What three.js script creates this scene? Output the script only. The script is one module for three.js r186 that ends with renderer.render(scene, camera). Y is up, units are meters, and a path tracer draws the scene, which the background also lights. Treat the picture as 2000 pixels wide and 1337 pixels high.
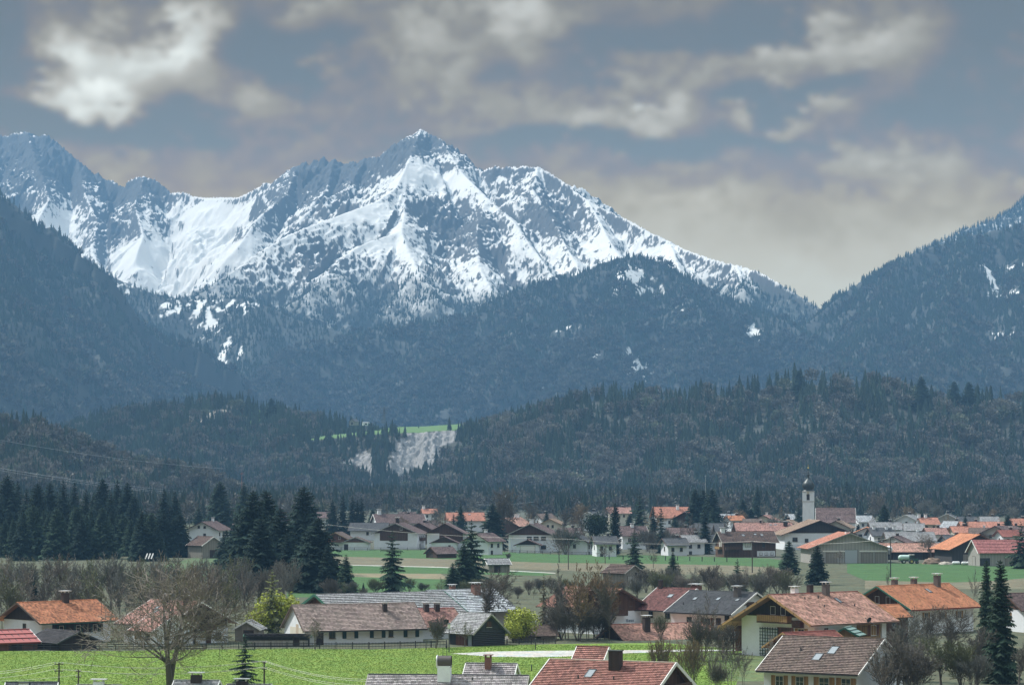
import * as THREE from 'three';
import { mergeGeometries } from 'three/addons/utils/BufferGeometryUtils.js';
import { createNoise2D, createNoise3D } from 'simplex-noise';

// ---------- random and noise ----------
function rng(seed) { let s = seed | 0; return () => { s = (s + 0x6d2b79f5) | 0; let t = Math.imul(s ^ (s >>> 15), 1 | s); t = (t + Math.imul(t ^ (t >>> 7), 61 | t)) ^ t; return ((t ^ (t >>> 14)) >>> 0) / 4294967296; }; }
const R0 = rng(7), n2 = createNoise2D(rng(11)), n3 = createNoise3D(rng(23)), n2b = createNoise2D(rng(31));
const fbm = (x, y, o = 4) => { let s = 0, a = 0.5, n = 0; for (let i = 0; i < o; i++) { s += a * n2(x, y); n += a; x = x * 2.03 + 7.1; y = y * 2.03 - 3.7; a *= 0.5; } return s / n; };
const ridged = (x, y, o = 4) => { let s = 0, a = 0.5, n = 0; for (let i = 0; i < o; i++) { s += a * (1 - 2 * Math.abs(n2b(x, y))); n += a; x = x * 2.07 + 5.3; y = y * 2.07 + 1.9; a *= 0.55; } return s / n; };
const fbm3 = (x, y, z, o = 5) => { let s = 0, a = 0.5, n = 0; for (let i = 0; i < o; i++) { s += a * n3(x, y, z); n += a; x = x * 2.1 + 3.1; y = y * 2.1 + 1.7; z = z * 2.1 - 2.3; a *= 0.52; } return s / n; };
const clamp = (v, a = 0, b = 1) => Math.min(b, Math.max(a, v)), sstep = (a, b, v) => { const t = clamp((v - a) / (b - a)); return t * t * (3 - 2 * t); }, lerp = (a, b, t) => a + (b - a) * t;

// ---------- camera ----------
const F = 6000, EYE = 33, PITCH = Math.atan(236.5 / F), CP = Math.cos(PITCH), SP = Math.sin(PITCH);   // F in pixels of the 2000 pixel wide photograph
const scene = new THREE.Scene();
const camera = new THREE.PerspectiveCamera(2 * Math.atan(668.5 / F) * 180 / Math.PI, 2000 / 1337, 1, 40000);
camera.position.set(0, EYE, 0); camera.rotation.x = PITCH;

// ---------- light ----------
const SUN = new THREE.Vector3(-0.55, 0.76, -0.30).normalize();
const sun = new THREE.DirectionalLight(new THREE.Color(1, 0.965, 0.90), 3.2);
sun.name = 'sun'; sun.position.copy(SUN).multiplyScalar(4000); sun.castShadow = true; sun.shadow.radius = 3;
Object.assign(sun.shadow.camera, { left: -3000, right: 3000, top: 3000, bottom: -3000, near: 10, far: 20000 }); sun.shadow.mapSize.set(4096, 4096);
scene.add(sun, sun.target);
const EXPOSURE = 1.6;
scene.fog = new THREE.FogExp2(new THREE.Color(0.29, 0.60, 1.0), 7e-5);

// ---------- sky: an overcast sky of layered cloud, computed for every direction ----------
// clouds in view: [azimuth and elevation as px, py of the photograph, half width, half height, brightness change, turn]
const CLOUDS = [
  [20, 90, 70, 110, -52, 0], [200, 255, 260, 26, -62, .04], [395, 225, 70, 24, -50, -.1], [120, 232, 110, 16, -30, .1], [20, 230, 30, 40, -20, 0],
  [250, 145, 150, 62, 62, -.35], [370, 70, 70, 50, 55, -.9], [130, 120, 90, 60, 34, -.5], [60, 200, 60, 20, 34, 0], [185, 205, 90, 22, 46, .1], [290, 80, 60, 40, -18, .3],
  [540, 120, 70, 40, -62, .6], [620, 90, 80, 34, -50, -.5], [470, 80, 40, 60, -30, .2], [610, 45, 90, 26, 26, 0], [700, 110, 60, 60, -12, -.4], [790, 60, 70, 30, 18, 0], [500, 200, 60, 40, 22, -.3],
  [640, 150, 40, 16, 18, -.3], [860, 120, 90, 60, 18, .2], [985, 130, 50, 34, -36, 0], [950, 265, 40, 20, 26, 0], [760, 225, 20, 20, -20, 0], [890, 260, 60, 16, 24, .2],
  [1040, 40, 70, 60, 56, .3], [1135, 35, 20, 14, 20, 0], [1320, 60, 190, 42, -52, 0], [1490, 40, 90, 44, -44, -.1], [1230, 90, 120, 20, -24, 0], [1600, 50, 60, 26, 52, 0], [1520, 110, 110, 22, 14, -.1],
  [1120, 130, 60, 30, -28, 0], [1240, 275, 330, 20, -66, .01], [1060, 275, 160, 18, -26, 0], [1460, 205, 120, 24, -56, -.12], [1600, 175, 90, 20, -46, -.15], [1420, 275, 100, 14, -44, 0],
  [1275, 225, 70, 24, 50, -.1], [1160, 215, 50, 26, 30, -.5], [1010, 215, 130, 34, 10, 0], [1420, 235, 50, 14, 30, .4], [1530, 250, 60, 20, 34, -.5], [1510, 185, 18, 26, 40, 0], [1620, 205, 60, 14, 26, 0],
  [1700, 110, 130, 30, 34, -.3], [1570, 100, 70, 24, 28, 0], [1650, 20, 120, 24, -8, 0], [1800, 220, 100, 34, -66, -.1], [1850, 160, 30, 50, -38, .3], [1950, 20, 90, 60, -86, .2], [1960, 170, 60, 120, -30, 0],
  [1900, 90, 60, 40, -30, 0], [1980, 320, 70, 24, -26, 0], [1640, 350, 120, 14, -14, 0], [1560, 440, 60, 60, -10, .3], [1250, 330, 160, 14, -10, .2], [1750, 320, 160, 30, 16, 0], [900, 20, 90, 30, 12, 0], [330, 10, 120, 24, -10, 0],
];
const HAZE = [.195, .42, .70];
const SKY = [[905, 214], [640, 208], [560, 204], [480, 194], [400, 176], [340, 158], [280, 146], [200, 146], [100, 140], [0, 134], [-300, 122], [-1400, 126], [-2600, 214], [-4200, 288], [-9500, 312]];  // above the view: a dark band, then an overhead brightened to lift shaded walls
function profile(v, table) { if (v >= table[0][0]) return table[0][1]; for (let i = 1; i < table.length; i++) if (v >= table[i][0]) return lerp(table[i][1], table[i - 1][1], (v - table[i][0]) / (table[i - 1][0] - table[i][0])); return table[table.length - 1][1]; }
const toLin = (v) => { v /= 255; return v <= 0.04045 ? v / 12.92 : Math.pow((v + 0.055) / 1.055, 2.4); };
{
  const W = 4096, H = 2048, data = new Float32Array(W * H * 4);
  for (let row = 0; row < H; row++) {
    const el = ((row + 0.5) / H - 0.5) * Math.PI, py0 = 905 - el * F;
    const T = Math.exp(-7e-5 * Math.min(11700, 1010 / Math.tan(Math.max(el, .01))));
    const low = el < -0.01, fine = el < 0.3;
    let last = null;
    for (let col = 0; col < W; col++) {
      const i = (row * W + col) * 4, u = (col + 0.5) / W;
      if (low) { const g = toLin(200); data[i] = g * .3; data[i + 1] = g * .3; data[i + 2] = g * .28; data[i + 3] = 1; continue; }
      const az = (u - 0.25) * 2 * Math.PI, azc = az > Math.PI ? az - 2 * Math.PI : az, px0 = 1000 + azc * F;
      if (!fine && (col & 3) && last) { data[i] = last[0]; data[i + 1] = last[1]; data[i + 2] = last[2]; data[i + 3] = 1; continue; }
      const cx = Math.cos(az) * 22, cz = Math.sin(az) * 22, cy = el * 34;
      const w1 = fine ? fbm3(cx * .9, cy * 1.2, cz * .9, 4) : 0, w2 = fine ? fbm3(cx * .9 + 9, cy * 1.2, cz * .9 - 4, 4) : 0;
      const big = fbm3(cx * .42 + w1 * .4, cy * .8 + w2 * .5, cz * .42, fine ? 5 : 3);
      const inView = Math.abs(azc) < .26 && py0 > -260;
      const edge = inView ? sstep(.26, .19, Math.abs(azc)) * sstep(-260, -20, py0) : 0;
      let v = profile(py0 + w1 * 50, SKY), k = sstep(520, 260, py0);
      v += big * lerp(56, 17, edge) * k;
      if (inView) {
        const det = fbm3(cx * 3 + w1 * 1.5, cy * 3.4 + w2 * 1.5, cz * 3, 5);
        v += det * 30 * (k * .9 + .10);
        const px = px0 + w1 * 62 + det * 26, py = py0 + w2 * 44 + det * 18;
        let s = 0;
        for (const [bx, by, bw, bh, amp, turn] of CLOUDS) {
          const dx = px - bx, dy = py - by, c = Math.cos(turn), sn = Math.sin(turn), X = (dx * c + dy * sn) / bw, Y = (-dx * sn + dy * c) / bh, q = X * X + Y * Y;
          if (q < 5) s += amp / (1 + 1.2 * q * q * q) * 1.1;
        }
        v += s * edge * .9;
      }
      v = v < 146 ? 146 - (146 - v) * .64 : v; v = clamp(v, 80, 325);
      const warm = sstep(1100, 200, px0) * edge * .14 + .08, dark = sstep(148, 112, v), cool = sstep(190, 215, v), high = sstep(.25, .6, el);
      const L = toLin(v), lowAir = sstep(260, 480, py0), soft = (a, m) => .5 * (a + m + Math.sqrt((a - m) * (a - m) + .0012)), Ab = HAZE[2] * (1 - T);   // no cloud can be darker or less blue than the air before it
      const r = soft(L * (1 + (warm - .2) * .10 * (1 - dark) - dark * .1 - cool * .05 - lowAir * .04 - high * .07), Ab * .62), g = soft(L * (1.0 + .015 * (1 - dark)), Ab * .83), b = soft(L * (1 + dark * .1 + lowAir * .02 + high * .10 - warm * .11 * (1 - dark) + cool * .02), Ab + .012);
      for (let c = 0; c < 3; c++) data[i + c] = Math.max([.045, .036, .028][c], ([r, g, b][c] - HAZE[c] * (1 - T)) / T) / EXPOSURE;     // the air before the clouds adds its own light
      data[i + 3] = 1;
      last = [data[i], data[i + 1], data[i + 2]];
    }
  }
  const tex = new THREE.DataTexture(data, W, H, THREE.RGBAFormat, THREE.FloatType);
  tex.mapping = THREE.EquirectangularReflectionMapping; tex.magFilter = tex.minFilter = THREE.LinearFilter; tex.wrapS = THREE.RepeatWrapping; tex.needsUpdate = true;
  scene.background = tex; scene.environment = tex;
}

// ---------- helpers ----------
const V = (x, y, z) => new THREE.Vector3(x, y, z);
function at(px, py, D) { const cx = (px - 1000) / F, cy = (668.5 - py) / F, k = D / (CP - cy * SP); return V(cx * k, EYE + (cy * CP + SP) * k, -D); }   // where pixel px, py lies D metres away
const depthOf = (py) => { const cy = (668.5 - py) / F; return -EYE * (CP - cy * SP) / (cy * CP + SP); };        // distance of the flat valley floor at a pixel row
const gnd = (px, py) => { const D = depthOf(py), p = at(px, py, D); p.y = 0; return p; };
function project(p) { const y = p.y - EYE, z = -p.z, zc = z * CP + y * SP, yc = y * CP - z * SP; return [1000 + p.x / zc * F, 668.5 - yc / zc * F, z]; }
const used = new Map();
function numbered(n) { const k = used.get(n) ?? 0; used.set(n, k + 1); return k ? n + '_' + String(k).padStart(3, '0') : n; }
function tag(o, label, category, group, kind) { if (label) o.userData.label = label; if (category) o.userData.category = category; if (group) o.userData.group = group; if (kind) o.userData.kind = kind; return o; }
function thing(name, label, category, pos, turn = 0, group) { const o = new THREE.Group(); o.name = numbered(name); if (pos) o.position.copy(pos); o.rotation.y = turn; tag(o, label, category, group); scene.add(o); return o; }
function part(name, geo, mat, parent = scene) { const m = new THREE.Mesh(geo, mat); m.name = parent === scene ? numbered(name) : name; m.castShadow = m.receiveShadow = true; parent.add(m); return m; }
function struct(name, geo, mat, label) { const m = part(name, geo, mat); tag(m, label, null, null, 'structure'); return m; }
const C = (r, g, b) => new THREE.Color().setRGB(r, g, b);
const MAT = (r, g, b, rough = .9, o = {}) => new THREE.MeshStandardMaterial({ color: C(r, g, b), roughness: rough, ...o });
class TB {                                                   // triangle builder
  constructor() { this.p = []; this.uv = []; this.c = []; }
  tri(a, b, c, ua, ub, uc) { this.p.push(a.x, a.y, a.z, b.x, b.y, b.z, c.x, c.y, c.z); if (ua) this.uv.push(...ua, ...ub, ...uc); else this.uv.push(0, 0, 1, 0, 0, 1); return this; }
  quad(a, b, c, d, u) { u = u ?? [[0, 0], [1, 0], [1, 1], [0, 1]]; this.tri(a, b, c, u[0], u[1], u[2]); this.tri(a, c, d, u[0], u[2], u[3]); return this; }
  col(r, g, b, n) { while (this.c.length < this.p.length) this.c.push(r, g, b); return this; }
  geo() { const g = new THREE.BufferGeometry(); g.setAttribute('position', new THREE.Float32BufferAttribute(this.p, 3)); g.setAttribute('uv', new THREE.Float32BufferAttribute(this.uv, 2)); if (this.c.length) g.setAttribute('color', new THREE.Float32BufferAttribute(this.c, 3)); g.computeVertexNormals(); return g; }
}

// ================= mountains and hills =================
// a range is the upper surface of slopes falling from ridge lines [px, py, metres away]; the same lines hold from anywhere
function makeRange(o) {
  const segs = [];
  for (const L of o.lines) {
    const pts = L.pts.map(([a, b, d]) => { const p = at(a, b - (L.up ?? 0), d * (o.near ?? 1)); return p; });
    for (let i = 0; i + 1 < pts.length; i++) segs.push([pts[i].x, pts[i].y, pts[i].z, pts[i + 1].x, pts[i + 1].y, pts[i + 1].z, L.slope ?? o.slope, L.back ?? o.back ?? L.slope ?? o.slope, L.crest ?? 0]);
  }
  const info = { d: 0, side: 1 };
  function raw(x, z) {
    let best = -1e9, bd = 0;
    for (const s of segs) {
      const dx = s[3] - s[0], dz = s[5] - s[2], t = clamp(((x - s[0]) * dx + (z - s[2]) * dz) / (dx * dx + dz * dz)), ex = x - s[0] - dx * t, ez = z - s[2] - dz * t, d = Math.sqrt(ex * ex + ez * ez);
      const h = s[1] + (s[4] - s[1]) * t - d * (ez < 0 ? s[7] : s[6]) - (s[8] ? s[8] * (1 - Math.exp(-d / 15)) : 0);
      if (h > best) { best = h; bd = d; info.behind = ez < -5; }
    }
    info.d = bd; return best;
  }
  function height(x, z) {
    const w = o.warp ?? 0;
    let h0 = raw(x, z); const d0 = info.d, k = 1 - Math.exp(-d0 / (o.fade ?? 160));
    if (w) { h0 = raw(x + n2(x / (w * 5), z / (w * 5)) * w * k, z + n2(x / (w * 5) + 40, z / (w * 5)) * w * k); info.d = Math.min(info.d, d0 + 30); }
    return h0 + o.noise(x, z, k, h0);
  }
  return { height, info, segs };
}
function rangeMesh(r, x0, x1, z0, z1, nx, nz, color) {
  const P = new Float32Array((nx + 1) * (nz + 1) * 3), UV = new Float32Array((nx + 1) * (nz + 1) * 2), Hs = new Float32Array((nx + 1) * (nz + 1));
  for (let j = 0, k = 0; j <= nz; j++) for (let i = 0; i <= nx; i++, k++) { const x = lerp(x0, x1, i / nx), z = lerp(z0, z1, j / nz); P[k * 3] = x; P[k * 3 + 1] = Hs[k] = r.height(x, z); P[k * 3 + 2] = z; UV[k * 2] = i / nx; UV[k * 2 + 1] = j / nz; }
  const idx = [];
  for (let j = 0; j < nz; j++) for (let i = 0; i < nx; i++) { const a = j * (nx + 1) + i, b = a + 1, c = a + nx + 1, d = c + 1; if (Math.max(Hs[a], Hs[b], Hs[c], Hs[d]) < -3) continue; idx.push(a, c, b, b, c, d); }   // z0 < z1: far to near
  const g = new THREE.BufferGeometry();
  g.setAttribute('position', new THREE.BufferAttribute(P, 3)); g.setAttribute('uv', new THREE.BufferAttribute(UV, 2)); g.setIndex(idx); g.computeVertexNormals();
  const N = g.attributes.normal.array;
  const sample = (x, z) => { const fx = clamp((x - x0) / (x1 - x0)) * nx, fz = clamp((z - z0) / (z1 - z0)) * nz, i = Math.min(nx - 1, fx | 0), j = Math.min(nz - 1, fz | 0), a = fx - i, b = fz - j, k = j * (nx + 1) + i;
    const m = (A, s, c) => lerp(lerp(A[k * s + c], A[(k + 1) * s + c], a), lerp(A[(k + nx + 1) * s + c], A[(k + nx + 2) * s + c], a), b);
    return [m(Hs, 1, 0), m(N, 3, 0), m(N, 3, 1), m(N, 3, 2)]; };
  return { g, sample, x0, x1, z0, z1 };
}
function groundTexture(m, w, h, fn) {                       // the colour of the ground of a range, laid out in plan
  const data = new Uint8Array(w * h * 4), enc = (v) => { v = clamp(v); return 255 * (v <= .0031308 ? v * 12.92 : 1.055 * Math.pow(v, 1 / 2.4) - .055); };
  for (let j = 0, k = 0; j < h; j++) for (let i = 0; i < w; i++, k += 4) {
    const x = lerp(m.x0, m.x1, (i + .5) / w), z = lerp(m.z0, m.z1, (j + .5) / h), c = fn(x, z, m.sample(x, z));
    data[k] = enc(c[0]); data[k + 1] = enc(c[1]); data[k + 2] = enc(c[2]); data[k + 3] = 255;
  }
  const t = new THREE.DataTexture(data, w, h); t.colorSpace = THREE.SRGBColorSpace; t.magFilter = t.minFilter = THREE.LinearFilter; t.needsUpdate = true; return t;
}

// ---------- forest trees, for the instanced woods ----------
function farConifer(seed, rad, layers, pts) {
  const r = rng(seed), b = new TB();
  for (let l = 0; l < layers; l++) {
    const y0 = .06 + .94 * l / layers * .98, y1 = Math.min(1, y0 + 1.7 * .94 / layers + .03), R = rad * Math.pow(1 - l / layers, .85) * (.85 + r() * .3), ph = r() * 6, top = V((r() - .5) * .02, y1, (r() - .5) * .02), ring = [];
    for (let i = 0; i < pts * 2; i++) { const a = ph + i / (pts * 2) * Math.PI * 2, q = R * (i % 2 ? .42 : .8 + r() * .45); ring.push(V(Math.cos(a) * q, y0 + (i % 2 ? .05 : -.02 - r() * .03), Math.sin(a) * q)); }
    for (let i = 0; i < ring.length; i++) b.tri(ring[(i + 1) % ring.length], ring[i], top);
  }
  return b.geo();
}
function farBroad(seed, n, size) {                           // a leafless crown: a cloud of twig sprays
  const r = rng(seed), b = new TB();
  for (let i = 0; i < n; i++) {
    const a = r() * 6.28, u = r() * 2 - 1, q = Math.pow(r(), .45), s = Math.sqrt(1 - u * u), c = V(Math.cos(a) * s * q * .32, .62 + u * q * .38, Math.sin(a) * s * q * .32);
    const d = V(c.x * 1.6, (c.y - .3), c.z * 1.6).normalize(), e = V(r() - .5, r() - .5, r() - .5).cross(d).normalize(), L = size * (.7 + r() * .9);
    b.tri(c.clone().addScaledVector(e, -L * .34), c.clone().addScaledVector(e, L * .34), c.clone().addScaledVector(d, L));
  }
  for (let i = 0; i < 3; i++) { const a = i * 2.1; b.tri(V(Math.cos(a) * .014, 0, Math.sin(a) * .014), V(Math.cos(a + 2.1) * .014, 0, Math.sin(a + 2.1) * .014), V(0, .8, 0)); }
  return b.geo();
}
const CON = [farConifer(1, .17, 7, 6), farConifer(2, .14, 8, 5), farConifer(3, .20, 6, 6), farConifer(4, .155, 7, 6)], CONS = [farConifer(5, .20, 4, 4), farConifer(6, .17, 4, 4)];
const BRD = [farBroad(1, 300, .085), farBroad(2, 270, .095), farBroad(3, 330, .08)];
const conMat = new THREE.MeshStandardMaterial({ color: C(1, 1, 1), roughness: .95, side: THREE.DoubleSide }), brdMat = new THREE.MeshStandardMaterial({ color: C(1, 1, 1), roughness: 1, side: THREE.DoubleSide });
function plant(name, label, geos, mat, list) {               // list of [x, y, z, height, width factor, colour]
  const byGeo = geos.map(() => []); list.forEach((t, i) => byGeo[i % geos.length].push(t));
  const q = new THREE.Quaternion(), up = V(0, 1, 0), m4 = new THREE.Matrix4(), r = rng(list.length);
  byGeo.forEach((l, gi) => {
    if (!l.length) return;
    const im = new THREE.InstancedMesh(geos[gi], mat, l.length); im.name = numbered(name); im.castShadow = im.receiveShadow = true;
    l.forEach(([x, y, z, h, w, c], i) => { q.setFromAxisAngle(up, r() * 6.28); im.setMatrixAt(i, m4.compose(V(x, y, z), q, V(h * w, h, h * w))); im.setColorAt(i, c); });
    tag(im, typeof label === 'function' ? label(gi) : label, 'forest', null, 'stuff'); scene.add(im);
  });
}
let stand = 0;
const conCol = (r, s = 1) => { const v = (.75 + r() * .42) * s * (1 + .42 * stand); return C(.036 * v, .058 * v, .040 * v); };
const brdCol = (r, s = 1) => { const v = (.8 + r() * .4) * s * (1 + .3 * stand), w = r(); return w < .10 ? C(.115 * v, .13 * v, .09 * v) : C(.118 * v, .114 * v, (.092 + .015 * w) * v); };
function scatter(m, n, seed, accept, x0 = m.x0, x1 = m.x1, z0 = m.z0, z1 = m.z1) {
  const r = rng(seed), out = [];
  for (let i = 0; i < n; i++) {
    const x = lerp(x0, x1, r()), z = lerp(z0, z1, r());
    if (Math.abs(x) > -z * .195 + 40) continue;              // well outside what the place shows
    const s = m.sample(x, z); if (s[0] < 0) continue;
    const away = (s[1] * -x + s[2] * (EYE - s[0]) + s[3] * -z) / Math.hypot(x, z); if (away < -.10) continue;       // the far side
    stand = fbm(x / 130 + 50, z / 190, 3) + .5 * fbm(x / 35, z / 50, 2); const t = accept(x, z, s, r); if (t) out.push([x, s[0] - t[0] * .04, z, ...t]);
  }
  return out;
}

// ---------- the snow mountain and the rocky massif left of it ----------
const rockAt = [];                                           // rock faces: where rock stays bare, [x, height, half width, half height, strength]
for (const [px, py, w, h, s, D] of [
  [50, 285, 120, 42, .62, 13900], [150, 325, 60, 36, .6, 13800], [285, 356, 55, 24, .55, 13500], [225, 375, 40, 26, .5, 13600], [600, 325, 60, 26, .55, 12750], [665, 330, 60, 26, .55, 12650], [725, 318, 50, 24, .45, 12500], [975, 335, 40, 14, .25, 11850],
  [60, 330, 110, 60, .55, 13800], [150, 340, 60, 40, .5, 13700], [30, 420, 50, 40, .3, 13300], [280, 375, 50, 28, .55, 13400], [200, 420, 80, 50, .35, 13200], [205, 470, 30, 40, .45, 12900], [260, 470, 40, 40, .25, 12900], [175, 510, 26, 40, .45, 12700],
  [100, 440, 40, 50, -1, 13100], [70, 500, 60, 30, -1.1, 12900], [240, 500, 70, 40, -1, 12700], [350, 470, 60, 80, -1, 12600], [430, 420, 70, 40, -1, 12800], [430, 500, 70, 40, -1.1, 12300], [330, 560, 90, 30, -1.2, 12200],
  [600, 350, 60, 45, .55, 12600], [680, 350, 70, 35, .5, 12500], [550, 390, 40, 24, .4, 12500], [510, 410, 30, 20, .3, 12400], [460, 460, 30, 30, .4, 12200], [600, 400, 60, 20, .3, 12300],
  [800, 285, 50, 26, .75, 12000], [850, 280, 40, 24, .55, 12000], [900, 320, 30, 24, .45, 11900], [770, 300, 40, 26, .6, 12000], [820, 345, 60, 14, -.6, 11600], [700, 420, 90, 24, -.55, 10900], [870, 350, 60, 30, -.5, 11600],
  [840, 405, 60, 34, .55, 11000], [890, 440, 60, 34, .6, 10900], [950, 440, 50, 40, .35, 11200], [920, 490, 60, 24, .45, 10900], [780, 470, 90, 30, -.35, 10700], [1000, 400, 40, 40, -.2, 11400],
  [1060, 400, 50, 50, .55, 11200], [1100, 440, 50, 40, .5, 11200], [1000, 355, 50, 30, .2, 11500], [1180, 470, 60, 50, -.2, 10800], [620, 490, 40, 30, .3, 10500], [640, 520, 60, 26, .3, 10400], [520, 540, 60, 30, .1, 10300], [1280, 480, 60, 14, -.2, 10500],
]) { const p = at(px, py, D * .76), k = D * .76 / F; rockAt.push([p.x, p.y, w * k, h * k, s]); }
const rockField = (x, h) => { let s = 0; for (const [a, b, w, v, k] of rockAt) { const q = ((x - a) / w) ** 2 + ((h - b) / v) ** 2; if (q < 5) s += k * Math.exp(-q); } return s; };
const peakLine = [[-220, 250, 14200], [-90, 285, 14150], [0, 262, 14100], [12, 265, 14080], [30, 260, 14050], [50, 257, 14020], [62, 266, 14000], [75, 264, 13980], [90, 262, 13960], [107, 275, 13940], [120, 285, 13920], [132, 295, 13900], [150, 312, 13880], [170, 327, 13860], [184, 341, 13840], [192, 336, 13820], [204, 350, 13800], [220, 352, 13760], [235, 364, 13720], [242, 364, 13700], [250, 354, 13680], [265, 346, 13660], [280, 344, 13620], [300, 350, 13580], [320, 362, 13540], [332, 377, 13500], [345, 375, 13460], [360, 374, 13420], [375, 382, 13380], [400, 385, 13300], [430, 384, 13200], [465, 384, 13100], [480, 377, 13050], [500, 367, 13000], [516, 355, 12960], [530, 357, 12920], [550, 352, 12880], [565, 337, 12850], [580, 325, 12820], [597, 314, 12800], [605, 323, 12780], [616, 309, 12760], [623, 317, 12750], [630, 303, 12740], [640, 317, 12720], [652, 310, 12700], [662, 326, 12680], [675, 319, 12650], [690, 313, 12620], [700, 323, 12600], [715, 309, 12560], [735, 306, 12500], [750, 297, 12450], [770, 285, 12380], [790, 270, 12300], [810, 259, 12230], [822, 251, 12200], [835, 258, 12180], [860, 272, 12120], [885, 292, 12060], [910, 312, 12000], [930, 328, 11960], [942, 333, 11930], [955, 328, 11900], [966, 323, 11880], [980, 328, 11860], [995, 323, 11840], [1010, 325, 11800], [1025, 322, 11770], [1040, 326, 11740], [1051, 323, 11700], [1076, 338, 11600], [1109, 360, 11480], [1147, 390, 11340], [1186, 410, 11200], [1230, 429, 11050], [1263, 448, 10900], [1307, 470, 10750], [1340, 487, 10600], [1395, 506, 10400], [1439, 517, 10250], [1477, 528, 10120], [1505, 542, 10020], [1532, 558, 9940], [1560, 575, 9860], [1598, 601, 9760], [1660, 660, 9600]];
const snowRange = makeRange({
  near: .76,
  slope: .92, back: 1.0, warp: 76, fade: 150,
  lines: [
    { pts: peakLine, crest: 20 },
    { pts: [[822, 251, 12200], [808, 290, 11900], [795, 320, 11650], [775, 365, 11300], [740, 392, 11080], [690, 410, 10900], [640, 428, 10750], [570, 455, 10560], [500, 497, 10360], [440, 540, 10180], [380, 582, 10000], [330, 625, 9850]], slope: 0.82 },
    { pts: [[795, 320, 11650], [790, 400, 11150], [785, 450, 10800], [800, 500, 10500], [830, 545, 10250], [860, 590, 10000]], slope: 0.79 },
    { pts: [[785, 450, 10800], [700, 480, 10560], [640, 530, 10300], [600, 575, 10100]], slope: 0.79 },
    { pts: [[860, 272, 12120], [895, 330, 11750], [950, 385, 11400], [1000, 430, 11100], [1045, 490, 10750], [1080, 540, 10450]], slope: 0.87 },
    { pts: [[950, 385, 11400], [930, 450, 10950], [935, 520, 10500], [960, 570, 10250]], slope: 0.82 },
    { pts: [[1051, 323, 11700], [1040, 370, 11450], [1080, 430, 11100], [1110, 490, 10750], [1140, 540, 10450]], slope: 0.95 },
    { pts: [[1147, 390, 11340], [1180, 450, 10950], [1215, 510, 10550], [1250, 560, 10250]], slope: 0.82 },
    { pts: [[1307, 470, 10750], [1330, 530, 10350], [1360, 580, 10000]], slope: 0.82 },
    { pts: [[1439, 517, 10250], [1450, 560, 9950], [1470, 610, 9650]], slope: 0.82 },
    { pts: [[50, 257, 14020], [75, 330, 13650], [95, 390, 13350], [60, 450, 13050]], slope: 1.05 },
    { pts: [[150, 312, 13880], [165, 380, 13500], [190, 430, 13200], [180, 490, 12900], [200, 540, 12600]], slope: 1.05 },
    { pts: [[280, 344, 13620], [262, 400, 13250], [280, 460, 12900], [262, 510, 12650]], slope: 1.05 },
    { pts: [[580, 325, 12820], [560, 380, 12500], [500, 430, 12150], [465, 480, 11850]], slope: 1.05 },
    { pts: [[715, 309, 12560], [680, 365, 12250], [620, 400, 12000], [590, 425, 11850]], slope: 1.05 },
    { pts: [[652, 310, 12700], [640, 370, 12400], [600, 410, 12100]], slope: 1.05 },
  ],
  noise: (x, z, k, h) => {
    const p = rockField(x, h), rough = clamp(.5 + p);
    return k * (ridged(x / 256, z / 336, 4) * 53 + ridged(x / 88 + 9, z / 136, 4) * 24 * (.35 + rough)) + ridged(x / 32, z / 44 + 3, 3) * 16 * rough * clamp(.5 + k);
  },
});
const snowMesh = rangeMesh(snowRange, -2200, 1020, -11170, -6840, 800, 560);
const forestLine = (x, h) => h + fbm(x / 210, h / 160, 3) * 90;
{
  const tex = groundTexture(snowMesh, 2048, 2048, (x, z, s) => {
    const h = s[0], steep = 1 - s[2], p = rockField(x, h);
    const n = fbm(x / 60, z / 100, 4) * .46 + ridged(x / 32 + 3, z / 66, 3) * .36 + ridged(x / 15 + 8, z / 44, 2) * .26 + fbm(x / 9, z / 12, 2) * .12;
    let rock = sstep(.40, .50, steep * .8 + p * .33 + n * .40 + .13);
    const low = sstep(555, 365, forestLine(x, h)) * sstep(-.45, .25, n + .15 + sstep(435, 300, h) * .7);
    const sn = .76 + .05 * fbm(x / 150, z / 150, 2), rc = .062 * (1 + .5 * n);
    const c = [lerp(sn, rc * 1.0, rock), lerp(sn * .985, rc * .98, rock), lerp(sn * .95, rc * .97, rock)];
    return [lerp(c[0], .045, low), lerp(c[1], .055, low), lerp(c[2], .05, low)];
  });
  struct('snow_mountain', snowMesh.g, new THREE.MeshStandardMaterial({ map: tex, roughness: .9 }), 'snow covered rocky mountain range with a pointed peak behind the forested hills');
  const trees = scatter(snowMesh, 150000, 5, (x, z, s, r) => {
    const h = forestLine(x, s[0]); let d = sstep(555, 355, h) * .95;
    const cl = fbm(x / 60, z / 90, 3); d = d * sstep(-.5, .15, cl + sstep(435, 315, h) * .6) + (h < 645 ? sstep(645, 475, h) * .07 * sstep(0, .3, cl) : 0);
    if (s[2] < .5 || r() > d) return;
    return [8 + r() * 7, .9 + r() * .4, conCol(r, 1)];
  }, -1800, 1020, -9300, -6840);
  plant('mountain_forest', (i) => 'scattered dark conifers on the snowy lower slopes of the snow mountain', CONS, conMat, trees);
}

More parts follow.
